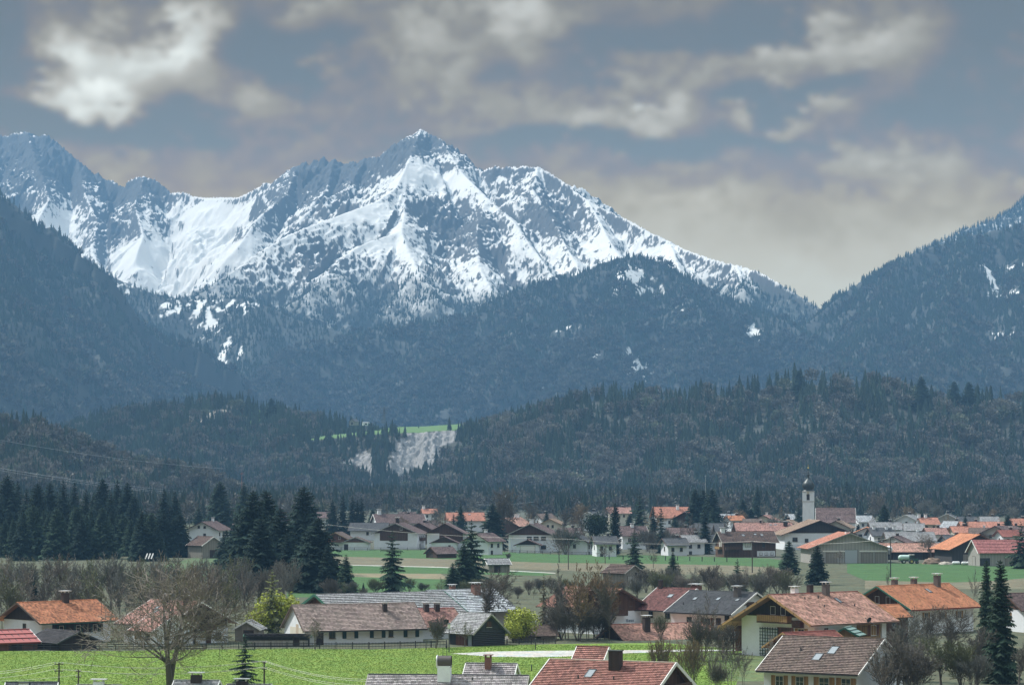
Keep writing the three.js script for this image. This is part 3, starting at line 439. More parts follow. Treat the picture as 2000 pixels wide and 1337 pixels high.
const RF = {
  orange: ROOF(.62, .27, .145), orange2: ROOF(.64, .28, .15, 'fine'), red: ROOF(.28, .13, .105, 'speck'), red2: ROOF(.34, .12, .095, 'fine'), salmon: ROOF(.62, .36, .28, 'worn'), salmon2: ROOF(.55, .25, .175, 'fine'), pink: ROOF(.50, .28, .235, 'worn'), pinkred: ROOF(.44, .17, .16, 'fine'),
  grey: ROOF(.30, .30, .305, 'rough'), pale: ROOF(.42, .44, .46, 'rough'), dark: ROOF(.085, .08, .085), slate: ROOF(.105, .11, .12, 'fine'), brown: ROOF(.13, .085, .07), brown2: ROOF(.17, .125, .105, 'rough'), greyred: ROOF(.30, .23, .205, 'speck'), tan: ROOF(.38, .27, .20), mauve: ROOF(.19, .13, .125),
};
const boardTex = tileTexture(512, 512, (u, v, i, j) => { const n = 16, a = Math.floor(u * n), f = (u * n) % 1, h = ((a * 7919 + 13) % 17) / 17; const k = (.72 + .3 * h) * (f < .07 ? .45 : 1) * (1 + .2 * tn(u * 3 % 1, v, 30, 4 + a, 2)); return [k * .7, k * .7, k * .7]; });
boardTex.repeat.set(1 / 3.2, 1 / 4);
const BOARD = (r, g, b) => new THREE.MeshStandardMaterial({ color: C(r / .6, g / .6, b / .6), map: boardTex, bumpMap: boardTex, bumpScale: .03, roughness: .9 });
const plasterTex = tileTexture(512, 512, (u, v) => { const k = .93 + .07 * tn(u, v, 4, 2, 4) + .05 * tn(u, v, 40, 8, 2); return [k, k, k * .99]; });
plasterTex.repeat.set(1 / 9, 1 / 9);
const PLASTER = (r, g, b) => new THREE.MeshStandardMaterial({ color: C(r, g, b), map: plasterTex, roughness: .92 });
const WL = { white: PLASTER(.82, .86, .91), cream: PLASTER(.72, .68, .58), grey: PLASTER(.50, .50, .48), tan: PLASTER(.55, .46, .36), stone: PLASTER(.36, .34, .31), wood: BOARD(.095, .05, .032), dark: BOARD(.045, .032, .028), greywood: BOARD(.27, .25, .22), blackwood: BOARD(.05, .05, .052), honey: BOARD(.34, .21, .09), redwood: BOARD(.16, .07, .045), silver: BOARD(.36, .35, .33) };  // white is tinted bluish to offset warm and green light on shaded walls
const glassMat = new THREE.MeshPhysicalMaterial({ color: C(.03, .04, .045), roughness: .12 }), frameMat = MAT(.62, .60, .55, .6), darkFrame = MAT(.10, .07, .05, .7), metalMat = MAT(.55, .56, .57, .45, { metalness: .6 }), tinMat = MAT(.68, .69, .70, .5, { metalness: .35 }), darkMetal = MAT(.07, .075, .08, .55, { metalness: .4 }), greenMat = MAT(.03, .13, .085, .7), shutGreen = MAT(.02, .055, .055, .75), brickMat = PLASTER(.20, .10, .075), chimGrey = PLASTER(.12, .105, .10), whiteTrim = MAT(.78, .77, .74, .7), curtainMat = MAT(.62, .62, .60, .9);

// ================= houses =================
function box(w, h, d, x = 0, y = 0, z = 0) { const g = new THREE.BoxGeometry(w, h, d); g.translate(x, y, z); const p = g.attributes.position, n = g.attributes.normal, uv = g.attributes.uv; for (let i = 0; i < p.count; i++) { const ax = Math.abs(n.getX(i)), ay = Math.abs(n.getY(i)); if (ay > .5) uv.setXY(i, p.getX(i), p.getZ(i)); else if (ax > .5) uv.setXY(i, p.getZ(i), p.getY(i)); else uv.setXY(i, p.getX(i), p.getY(i)); } return g; }
function gablePrism(l, w, y0, y1, rise, halfTop = w / 2, x = 0) {    // a block whose ends are gables; ridge along x
  const s = [[-w / 2, y0], [w / 2, y0], [w / 2, y1], [0, y1 + rise], [-w / 2, y1]], b = new TB(), P = (i, e) => V(x + e * l / 2, s[i][1], s[i][0]);
  for (let i = 0; i < 5; i++) { const j = (i + 1) % 5, a = P(i, -1), c = P(j, -1), d = P(j, 1), f = P(i, 1), L = Math.hypot(s[j][0] - s[i][0], s[j][1] - s[i][1]); if (Math.abs(s[j][1] - s[i][1]) > 1e-6 && Math.abs(s[j][0] - s[i][0]) < 1e-6) b.quad(f, d, c, a, [[l, s[i][1]], [l, s[j][1]], [0, s[j][1]], [0, s[i][1]]]); else b.quad(f, d, c, a, [[l, 0], [l, L], [0, L], [0, 0]]); }
  for (const e of [-1, 1]) { const q = (i) => P(i, e), u = (i) => [s[i][0], s[i][1]]; for (let i = 1; i < 4; i++) e < 0 ? b.tri(q(0), q(i), q(i + 1), u(0), u(i), u(i + 1)) : b.tri(q(0), q(i + 1), q(i), u(0), u(i + 1), u(i)); }
  return b.geo();
}
function roofGeo(l, half0, half1, ridge, pitch, course, x = 0) {      // half0: far side run, half1: near side run; tiles in overlapping courses
  const b = new TB(), t = .10;
  for (const [s, run] of [[1, half1], [-1, half0]]) {
    const len = run / Math.cos(pitch), n = Math.max(3, Math.round(len / course)), dy = Math.sin(pitch), dz = Math.cos(pitch), nx = -dz;
    const at2 = (d, o, e) => V(x + e * l / 2, ridge - d * dy + o * dz, s * (d * dz + o * dy));
    for (let i = 0; i < n; i++) {
      const d0 = len * i / n, d1 = len * (i + 1) / n, A = at2(d0, t, -1), lift = course > .6 ? .16 : .11, B = at2(d1, t + lift, -1), D = at2(d1, t + lift, 1), E = at2(d0, t, 1), u = [[0, -d0], [0, -d1], [l, -d1], [l, -d0]];
      const d2 = d1 - Math.min(.16, course * .3), B1 = at2(d1, t + .06, -1), D1 = at2(d1, t + .06, 1), B2 = at2(d2, t + .055, -1), D2 = at2(d2, t + .055, 1), q = (p0, p1, p2, p3, uu) => (s > 0 ? b.quad(p0, p1, p2, p3, uu) : b.quad(p3, p2, p1, p0, [uu[3], uu[2], uu[1], uu[0]])), e = [[0, -d1], [0, -d1 - .06], [l, -d1 - .06], [l, -d1]];
      q(A, B, D, E, u); q(B, B1, D1, D, e); if (i < n - 1) { q(B1, B2, D2, D1, e); q(B2, at2(d2, t - .01, -1), at2(d2, t - .01, 1), D2, e); }      // each course lips over the next
    }
    const a0 = at2(0, 0, -1), a1 = at2(len, 0, -1), c0 = at2(0, 0, 1), c1 = at2(len, 0, 1), e1 = at2(len, t, -1), f1 = at2(len, t, 1);
    s > 0 ? b.quad(c0, c1, a1, a0) : b.quad(a0, a1, c1, c0); s > 0 ? b.quad(e1, a1, c1, f1) : b.quad(f1, c1, a1, e1);
    const vl = at2(0, t, -1), vr = at2(0, t, 1); s > 0 ? b.quad(a0, a1, e1, vl) : b.quad(vl, e1, a1, a0); s > 0 ? b.quad(vr, f1, c1, c0) : b.quad(c0, c1, f1, vr);
  }
  return b.geo();
}
function verge(run, ridge, pitch, x, s, th = .12, hgt = .26) { const len = run / Math.cos(pitch) + .02, o = new THREE.BoxGeometry(th, hgt, len); o.translate(0, .04, s * len / 2); o.rotateX(s * pitch); o.translate(x, ridge, 0); return o; }
const FACE = { F: (h) => [V(0, 0, h.w / 2), V(1, 0, 0), V(0, 0, 1)], B: (h) => [V(0, 0, -h.w / 2), V(-1, 0, 0), V(0, 0, -1)], L: (h) => [V(-h.l / 2, 0, 0), V(0, 0, 1), V(-1, 0, 0)], R: (h) => [V(h.l / 2, 0, 0), V(0, 0, -1), V(1, 0, 0)] };
function onFace(h, f, u, y, out) { const [o, r, n] = FACE[f](h); const g = new THREE.Object3D(); g.position.copy(o).addScaledVector(r, u).addScaledVector(n, out); g.position.y = y; g.rotation.y = Math.atan2(n.x, n.z); return g; }
function put(g, h, f, u, y, out) { const o = onFace(h, f, u, y, out); o.updateMatrix(); return g.applyMatrix4(o.matrix); }
const wcache = new Map();
function windowGeos(w, h, bars) { const k = [w, h, bars].join(); if (!wcache.has(k)) { const t = .09, a = [box(w, t, .08, 0, h / 2 - t / 2, 0), box(w, t, .08, 0, -h / 2 + t / 2, 0), box(t, h - 2 * t, .08, -w / 2 + t / 2, 0, 0), box(t, h - 2 * t, .08, w / 2 - t / 2, 0, 0)]; if (bars) a.push(box(.06, h - 2 * t, .06, 0, 0, 0)); if (bars > 1) a.push(box(w - 2 * t, .05, .05, 0, h * .12, .002)); a.push(box(w + .2, .07, .2, 0, -h / 2 - .036, .06)); wcache.set(k, [mergeGeometries(a), box(w - t, h - t, .02, 0, 0, -.012), box(w * .5, h + .06, .045)]); } return wcache.get(k); }
function addWindow(t, h, [f, u, y, w, hh, kind = '', bars = 1], mat) {  // kind: s wooden shutters, g green shutters, c closed shutters, d dark frame, w curtains
  const [fr, pn, sh] = windowGeos(w, hh, bars), o = onFace(h, f, u, y, .05), m = new THREE.Mesh(fr, kind.includes('d') ? darkFrame : frameMat); m.name = 'window'; m.castShadow = m.receiveShadow = true; m.position.copy(o.position); m.rotation.y = o.rotation.y; t.add(m);
  part('pane', pn, kind.includes('w') ? curtainMat : glassMat, m);
  if (/[sgb]/.test(kind)) for (const s of [-1, 1]) { const q = part('shutter', sh, kind.includes('g') ? shutGreen : kind.includes('b') ? WL.redwood : WL.honey, m); q.position.x = s * (w / 2 + w * .25 + .02); }
  if (kind.includes('c')) for (const s of [-1, 1]) { const q = part('shutter', sh, WL.wood, m); q.position.set(s * w * .25, 0, .07); }
}
function addChimney(t, h, [x, z, up, size = .8, kind = 'b', deep = size]) {
  const base = h.ridge - Math.abs(z) * Math.tan(h.pitch), y0 = base - .25, mat = kind.includes('w') ? WL.white : kind.includes('g') ? chimGrey : kind.includes('r') ? brickMat : WL.dark;
  const c = part('chimney', box(size, up + .35, deep, x, y0 + (up + .35) / 2, z), mat, t), top = y0 + up + .35;
  if (kind.includes('o')) { part('flashing', box(size * 1.12, .12, deep * 1.12, x, top + .07, z), darkMetal, c); return; }
  part('chimney_cap', mergeGeometries([box(size * 1.5, .10, deep * 1.5, x, top + .36, z), ...[[-1, -1], [1, -1], [-1, 1], [1, 1]].map(([a, b]) => box(.12, .32, .12, x + a * size * .42, top + .155, z + b * deep * .42))]), kind.includes('n') ? brickMat : tinMat, c);
}
function addBalcony(t, h, [f, u, y, w, depth = 1.2, rail = 1, mat = WL.wood, slats]) {
  const b = part('balcony', put(mergeGeometries([box(w, .18, depth, 0, 0, depth / 2), box(w, .12, .08, 0, rail + .12, depth - .05)]), h, f, u, y, .02), WL.wood, t);
  const n = Math.min(60, Math.max(4, Math.round(w / (slats ?? .45)))); const g = box(w / n - .035, rail - .08, .05), o = onFace(h, f, 0, 0, 0);
  const [oo, rr, nn] = FACE[f](h); for (let i = 0; i < n; i++) { const s = part('slat', g, mat, b); s.position.copy(oo).addScaledVector(rr, u - w / 2 + (i + .5) * w / n).addScaledVector(nn, depth + .02); s.position.y = y + .13 + rail / 2; s.rotation.y = o.rotation.y; }
  for (const s of [-1, 1]) part('railing', put(box(.05, rail, depth, s * (w / 2 - .03), rail / 2 + .1, depth / 2), h, f, u, y, .02), mat, b);
}
function house(o) {
  const D = o.D ?? depthOf(o.base) + (o.back ?? 0), p = at(o.px, 900, D); p.y = o.y ?? 0;
  const t = thing(o.name ?? 'house', o.label, o.cat ?? 'house', p, o.yaw * Math.PI / 180, o.group);
  const og = o.og ?? 1.1, oe = o.oe ?? 1.0, pitch = Math.atan2(o.rise, o.w / 2), ridge = o.eave + o.rise, h = { ...o, pitch, ridge };
  part('wall', gablePrism(o.l, o.w, -.6, o.eave, o.rise), o.wall ?? WL.white, t);
  const roof = part('roof', roofGeo(o.l + 2 * og, o.w / 2 + (o.ext ?? oe), o.w / 2 + oe, ridge + .02, pitch, o.course ?? .42), o.roof, t);
  if (o.trim !== false) for (const e of [-1, 1]) for (const s of [1, -1]) part('verge_board', verge(o.w / 2 + (s < 0 ? o.ext ?? oe : oe), ridge + .02, pitch, e * (o.l / 2 + og + .055), s, .11, o.vh ?? .28), o.trim ?? WL.wood, roof);
  part('ridge_cap', box(o.l + 2 * og + .06, .14, .34, 0, ridge + .19, 0), o.ridgeMat ?? o.roof, roof);
  if (o.gutter) part('gutter', box(o.l + 2 * og - .2, .13, .14, 0, ridge - Math.tan(pitch) * (o.w / 2 + oe) - .03, o.w / 2 + oe + .08), o.gutter === true ? darkMetal : o.gutter, roof);
  if (o.clad !== undefined) {                                  // boarded gables above this height
    const y = o.clad, ww = y <= o.eave ? o.w : o.w * (ridge - y) / o.rise, rr = y <= o.eave ? o.rise : ridge - y;
    for (const e of o.cladEnds ?? [-1, 1]) part('gable_cladding', gablePrism(.09, y <= o.eave ? ww : ww - .02, y, y <= o.eave ? o.eave - .02 : y + .001, rr - .03, 0, e * (o.l / 2 + .04)), o.cladMat ?? WL.wood, t);
  }
  for (const [f, u0, u1, y0, y1, m, th = .08] of o.panels ?? []) part('cladding', put(box(u1 - u0, y1 - y0, th), h, f, (u0 + u1) / 2, (y0 + y1) / 2, .03 + (th - .08) / 2), m, t);
  for (const w of o.win ?? []) addWindow(t, h, w);
  for (const [f, u, y, w, hh, m] of o.doors ?? []) { const d = part('door', put(box(w, hh, .07), h, f, u, y + hh / 2, .04), m ?? WL.dark, t); part('door_frame', put(mergeGeometries([box(.1, hh + .1, .09, -w / 2 - .05, .05, 0), box(.1, hh + .1, .09, w / 2 + .05, .05, 0), box(w, .1, .09, 0, hh / 2 + .05, 0)]), h, f, u, y + hh / 2, .05), darkFrame, d); }
  for (const c of o.chim ?? []) addChimney(t, h, c);
  for (const b of o.balc ?? []) addBalcony(t, h, b);
  for (const [x, d, w = .9, len = 1.3, m] of o.sky ?? []) { const g = mergeGeometries([box(w, .10, .1, 0, .05, -len / 2), box(w, .10, .1, 0, .05, len / 2), box(.1, .10, len - .1, -w / 2 + .05, .05, 0), box(.1, .10, len - .1, w / 2 - .05, .05, 0)]), q = part('skylight', g, darkMetal, roof); q.position.set(x, ridge - d * Math.sin(pitch) + .16 * Math.cos(pitch), d * Math.cos(pitch) + .16 * Math.sin(pitch)); q.rotation.x = pitch; part('pane', box(w - .12, .03, len - .12, 0, .05, 0), m ?? skyPane, q); }
  for (const [x, d] of o.vents ?? []) { const q = part('roof_vent', new THREE.CylinderGeometry(.10, .13, .55, 8), darkMetal, roof); q.position.set(x, ridge - d * Math.sin(pitch) + .3, d * Math.cos(pitch)); }
  for (const e of o.extra ?? []) e(t, h);
  return t;
}
const greenDark = MAT(.025, .055, .045, .8);
const skyPane = new THREE.MeshPhysicalMaterial({ color: C(.30, .33, .35), roughness: .08, metalness: .1 });
// ================= houses near the meadow =================
const mast = (t, x, y, z, h, r = .05, arms = []) => { const a = [new THREE.CylinderGeometry(r, r, h, 6).translate(x, y + h / 2, z)]; for (const [yy, L] of arms) a.push(box(L, .05, .05, x, y + yy, z)); return part('antenna', mergeGeometries(a), darkMetal, t); };
// left orange roofed house and its sheds
house({ label: 'white house with bright orange tiled roof and dark boarded gable at left meadow edge', px: 113, D: 572, yaw: 44, w: 12, l: 15.5, eave: 4.4, rise: 2.95, og: 1.3, oe: 1.3, roof: RF.orange, wall: WL.white, clad: 4.3, cladMat: WL.dark, cladEnds: [-1], trim: darkFrame, gutter: greenMat,
  panels: [['F', -5.4, 6.0, 1.9, 4.2, WL.dark]], win: [['L', 0.6, 2.9, 1, 1.5, 'd'], ['F', -3.4, 2.6, 1.0, 1.4, 'gw', 0], ['F', .4, 2.6, 1.0, 1.4, 'gw', 0], ['F', 4.2, 2.6, 1.0, 1.4, 'gw', 0]], chim: [[1.5, 0.3, 1.7, 1.15, 'b']], extra: [(t, h) => mast(t, 5.2, 5, h.w / 2 + .6, 3.4, .04, [[3.3, .7], [3.0, .9]])] });
house({ name: 'shed', cat: 'shed', label: 'low dark roofed shed before the orange roofed house on the left', px: 124, D: 551, yaw: -48, w: 8, l: 9.5, eave: 1.5, rise: 1.6, og: .6, oe: .9, roof: RF.dark, wall: WL.dark, trim: darkMetal, win: [['R', .5, 1, .8, .6, 'd']], doors: [['F', -1, 0, 2, 1.3, WL.blackwood]] });
house({ name: 'shed', cat: 'shed', label: 'small shed with ribbed red sheet roof at the left border', px: 2, D: 549, yaw: 32, w: 10, l: 10, eave: 1.35, rise: 1.9, og: .5, oe: .5, roof: MAT(.36, .10, .09, .55), wall: WL.redwood, trim: whiteTrim, course: 3, extra: [(t, h) => { const roof = t.children[1]; for (let i = 0; i < 9; i++) { const len = (h.w / 2 + .5) / Math.cos(h.pitch), q = part('seam', box(.07, .10, len, 0, .05, len / 2), darkMetal, roof); q.position.set(-5 + i * 1.25, h.ridge + .14, 0); q.rotation.x = h.pitch; } }], doors: [['F', 1, 0, 2, 1.2, WL.dark]] });
// pink roofed house
house({ label: 'white house with faded pinkish roof and wide dark balcony gable behind big bare tree', px: 345, D: 570, yaw: -46, w: 14.5, l: 12.5, eave: 4.0, rise: 3.5, og: 1.4, oe: 1.3, roof: RF.pink, wall: WL.white, clad: 4.1, cladMat: WL.dark, trim: whiteTrim, gutter: true,
  panels: [['R', -6.9, 6.9, 2.9, 4.1, WL.dark]], balc: [['R', -.8, 2.5, 9, 1.2, 1, WL.wood, .5]], doors: [['R', -1.5, 0, 2.2, 2.2, WL.dark], ['R', 2.6, 0, 1, 2.1, WL.wood]], win: [['F', -4.4, 2.2, 1, 1.3, 'c'], ['F', -1.4, 2.2, 1, 1.3, 'd'], ['F', 1.6, 2.2, 1, 1.3, 's'], ['F', 4.4, 2.2, 1, 1.3, 's'], ['R', -4.6, 1.3, 1.2, 1.2, 'd'], ['R', 5, 1.3, 1.1, 1.2, 'd']], chim: [[-2.2, .6, 1.2, .9, 'b'], [3.4, .4, 1, .8, 'b'], [-6, -1, .9, .7, 'bo']], sky: [[-2.2, 3], [-1, 4.2]] });
house({ name: 'house_wing', cat: 'house wing', label: 'lower pink tiled wing projecting from the house behind the big bare tree', px: 320, D: 561, yaw: -46, w: 9, l: 6, eave: 3.1, rise: 2.4, og: .6, oe: .9, roof: RF.pink, wall: WL.white, trim: whiteTrim, win: [['F', -1.6, 1.8, 1, 1.2, 's'], ['F', 1.4, 1.8, 1, 1.2, 'd']] });
house({ name: 'shed', cat: 'shed', label: 'small gabled shed with pale roof edge right of the pink roofed house', px: 488, D: 575, yaw: 82, w: 4.6, l: 4, eave: 2.3, rise: 1.3, og: .5, oe: .5, roof: RF.grey, wall: WL.greywood, trim: whiteTrim, doors: [['L', .3, 0, 1.8, 2, WL.dark]] });
house({ name: 'shed', cat: 'shed', label: 'long low open shed with dark flat roof behind the garden fence', px: 543, D: 558, yaw: 2, w: 3, l: 11.5, eave: 1.75, rise: .25, og: .3, oe: .5, roof: RF.dark, wall: WL.blackwood, trim: greenMat, course: 1, panels: [['F', -5.5, 5.5, .2, 1.1, WL.silver]], doors: [['F', 3.4, 0, 1, 1.6, WL.dark]] });
// the white farmhouse and the big farm behind it
house({ name: 'farmhouse', cat: 'farmhouse', label: 'long low white farmhouse with green shutters and worn reddish brown roof by the fence', px: 691, D: 571, yaw: 22, w: 12, l: 23, eave: 3.0, rise: 3.9, og: .5, oe: .9, roof: RF.greyred, wall: WL.white, trim: darkFrame, gutter: true,
  panels: [['L', -2.6, 5.6, .2, 3.0, WL.cream, .02], ['L', .9, 2.4, .2, 3.6, WL.tan, .03]], win: [['F', -2.7, 1.75, 1.5, 1.4, 'gw', 2], ['F', 2.6, 1.75, 1.5, 1.4, 'gw', 2], ['F', 5.2, 1.75, .9, 1.2, 'd'], ['F', 9.2, 1.75, 1.5, 1.4, 'gw', 2], ['F', -6.2, 1.75, 1.2, 1.3, 'd', 1]], doors: [['F', -8.6, 0, 1.2, 2.1, WL.dark]], chim: [[5.4, 2.0, 1.3, .8, 'bw'.slice(0, 1)]] });
house({ name: 'farmhouse_wing', cat: 'farmhouse wing', label: 'pale pink tiled wing with three dark chimneys between farmhouse and big grey roof', px: 772, D: 584, yaw: 24, w: 12, l: 23, eave: 2.5, rise: 2.8, og: .6, oe: .9, roof: RF.pink, wall: WL.white, trim: darkFrame, ridgeMat: MAT(.36, .06, .05), chim: [[-4.8, 1.1, 1.2, 1, 'b'], [6.0, .9, 1.3, .9, 'b'], [8.2, .9, 1.3, .9, 'b']], sky: [[-6.2, 1.5, 1.1, 1.2]], win: [['F', 8, 3, 1, 1.3, 'd']] });
house({ name: 'barn', cat: 'barn', label: 'very long farm building with weathered grey ridged roof and green edged gable', px: 742, D: 613, yaw: 32, w: 18.4, l: 27.5, eave: 3.4, rise: 3.75, og: 1, oe: 1.1, course: .8, roof: RF.grey, wall: WL.wood, trim: greenMat, vh: .5, clad: 3.2, cladMat: WL.redwood, win: [['L', 0, 4.6, .9, .8, 'd']], doors: [['L', -3, 0, 3, 3, WL.dark]] });
house({ name: 'barn', cat: 'barn', label: 'bluish pale grey roofed right end of the long farm building', px: 899, D: 626.5, yaw: 32, w: 18.4, l: 14.2, eave: 3.55, rise: 3.72, og: .85, oe: 1.1, course: .8, roof: RF.pale, wall: WL.stone, trim: darkMetal, chim: [[2.4, 2.2, 2.0, 1.5, 'r'], [-1, -1.5, 1.3, 1, 'r']], sky: [[-4, 1.6, 2.2, 1.4], [-2, 4.2, 2.4, 1.4], [1.2, 5.2, 2.6, 1.3], [-5, 6.4, 1.8, 1.3]], win: [['F', 2, 2.2, 1.2, 1, 'd'], ['F', -2, 2.2, 1.2, 1, 'd']] });
// log hut
house({ name: 'log_hut', cat: 'hut', label: 'dark log hut with steep gable and grey shingle roof at the meadow edge', px: 930, D: 563, yaw: -50, w: 7.0, l: 7.2, eave: 2.7, rise: 2.9, og: .8, oe: .9, roof: RF.grey, wall: WL.blackwood, trim: WL.silver, clad: 2.65, cladEnds: [1], cladMat: WL.blackwood,
  extra: [(t, h) => { const g = new THREE.CylinderGeometry(.16, .16, h.w + .5, 8).rotateX(Math.PI / 2), lm = WL.blackwood; for (let i = 0; i < 8; i++) { const q = part('log', g, lm, t); q.position.set(h.l / 2 + .06, .18 + i * .33, 0); } }], doors: [['F', 2.6, 0, 1, 1.9, MAT(.35, .42, .50, .8)]], panels: [['F', -1.5, 1.6, 0, 2.2, WL.redwood]], win: [['R', 0, 3.8, 1.1, 1.0, 'c', 1]] });
house({ name: 'shed', cat: 'shed', label: 'low shed with mottled brownish grey roof right of the log hut', px: 1034, D: 578, yaw: 14, w: 6.5, l: 8.5, eave: 1.0, rise: 1.6, og: .4, oe: .6, roof: RF.brown2, wall: WL.stone, trim: WL.wood, win: [['F', 1, .6, .8, .5, 'd']] });
house({ name: 'lodge', cat: 'house', label: 'low building with wide salmon tiled roof and dark front gable behind the drive', px: 1310, D: 585, yaw: 24, w: 13, l: 24, y: -3.0, eave: 2.6, rise: 3.0, og: 1, oe: 1.2, roof: RF.salmon, wall: WL.wood, trim: WL.wood, clad: 2.5, cladMat: WL.wood, chim: [[-6.5, 2.6, 2.6, 1.15, 'b']], ridgeMat: RF.red2, win: [['L', 1, 3.4, .8, .7, 'd']] });
house({ name: 'garage', cat: 'garage', label: 'low garage with light mossy roof under the lettered house wall', px: 1260, D: 598, yaw: -8, y: -1.3, w: 5, l: 9.6, eave: 1.9, rise: 1.2, og: .3, oe: .5, roof: ROOF(.55, .57, .52, 'speck'), wall: WL.wood, trim: greenMat, doors: [['F', 0, 0, 2.4, 1.8, WL.dark]] });
// lettered house
const lettering = (() => { const c = document.createElement('canvas'); c.width = 512; c.height = 256; const x = c.getContext('2d'); x.fillStyle = '#fff'; x.clearRect(0, 0, 512, 256); x.font = 'bold 108px serif'; x.fillText('Haus', 20, 100); x.fillText('Claudia', 20, 218); const t = new THREE.CanvasTexture(c); return new THREE.MeshStandardMaterial({ color: C(.03, .07, .13), alphaMap: (() => { const d = document.createElement('canvas'); d.width = 512; d.height = 256; const y = d.getContext('2d'); y.fillStyle = '#000'; y.fillRect(0, 0, 512, 256); y.fillStyle = '#fff'; y.font = 'bold 108px serif'; y.fillText('Haus', 20, 100); y.fillText('Claudia', 20, 218); return new THREE.CanvasTexture(d); })(), alphaTest: .5, roughness: .9 }); })();
house({ name: 'guest_house', cat: 'house', label: 'guest house with dark boarded gable and painted lettering on its white side wall', px: 1160, D: 606, yaw: -52, w: 12.6, l: 15, eave: 5.4, rise: 3.1, og: 1.1, oe: 1.4, roof: ROOF(.30, .15, .11, 'worn'), wall: WL.white, clad: 4.3, cladMat: WL.wood, trim: darkFrame,
  extra: [(t, h) => { const q = part('lettering', new THREE.PlaneGeometry(3.9, 1.9), lettering, t); const o = onFace(h, 'R', 3.6, 1.9, .03); q.position.copy(o.position); q.rotation.y = o.rotation.y; }], balc: [['R', -1.5, 3.5, 6, 1.1, 1, WL.wood]], win: [['R', 0, 5.4, 1.1, 1.2, 'd'], ['R', -3.2, 2.4, 1.1, 1.4, 'd'], ['F', 2, 3.8, 1, 1.3, 's'], ['F', -3, 3.8, 1, 1.3, 's'], ['R', 3, 5.6, .9, 1, 'd']], panels: [['R', 6.3, 7.6, 0, 3.4, WL.dark]] });
// red and grey double house
house({ label: 'red tiled half of the white double house behind the lettered guest house', px: 1322, D: 606, yaw: -40, w: 13, l: 8.6, eave: 5.1, rise: 3.3, og: .5, oe: 1.5, roof: ROOF(.23, .105, .095, 'worn'), wall: WL.cream, trim: whiteTrim, gutter: darkMetal, chim: [[-3.8, .3, 1.6, .7, 'bo'], [3.6, -1.5, 1.3, 1.6, 'r']], sky: [[.6, 3.2, 1.2, 1.2]], win: [['F', 2.6, 3.6, 1.2, 1.5, 'd'], ['F', -1.5, 3.6, 1.1, 1.3, 'd'], ['F', 0, 1.2, 1.2, 1.2, 'd']], doors: [['F', -3, 0, 1.1, 2.1, WL.wood]] });
house({ label: 'slate grey roofed half of the white double house beside its red tiled half', px: 1412, D: 594, yaw: -40, w: 14, l: 14.6, eave: 5.0, rise: 3.25, og: .7, oe: 1.4, roof: RF.slate, wall: WL.white, trim: whiteTrim, gutter: darkMetal, chim: [[4.6, 1.7, 1.7, 1.1, 'g'], [2.6, -.8, 1.1, 1.0, 'w']], sky: [[-4.4, 3.4, .9, 1.1], [1, 3.2, .9, 1.1], [5.6, 3.3, .9, 1]], vents: [[-5.5, 6]], win: [['F', -2.9, 3.0, 1.2, 1.3, 'd'], ['F', 1.4, 2.9, 1.5, 1.4, 'b'], ['F', 4, 3.0, 1.2, 1.3, 'd'], ['F', 6, 3.9, 1.1, 1.3, 'd'], ['F', 3, 1, 1.1, 1, 'd'], ['R', 2.8, 4.4, 1, 1.2, 'd'], ['R', -2, 5.6, 1, 1.2, 'd'], ['R', -2, 2.2, 1.1, 1.3, 'd']], panels: [['R', -4, 0, 6, 6.6, WL.wood]] });
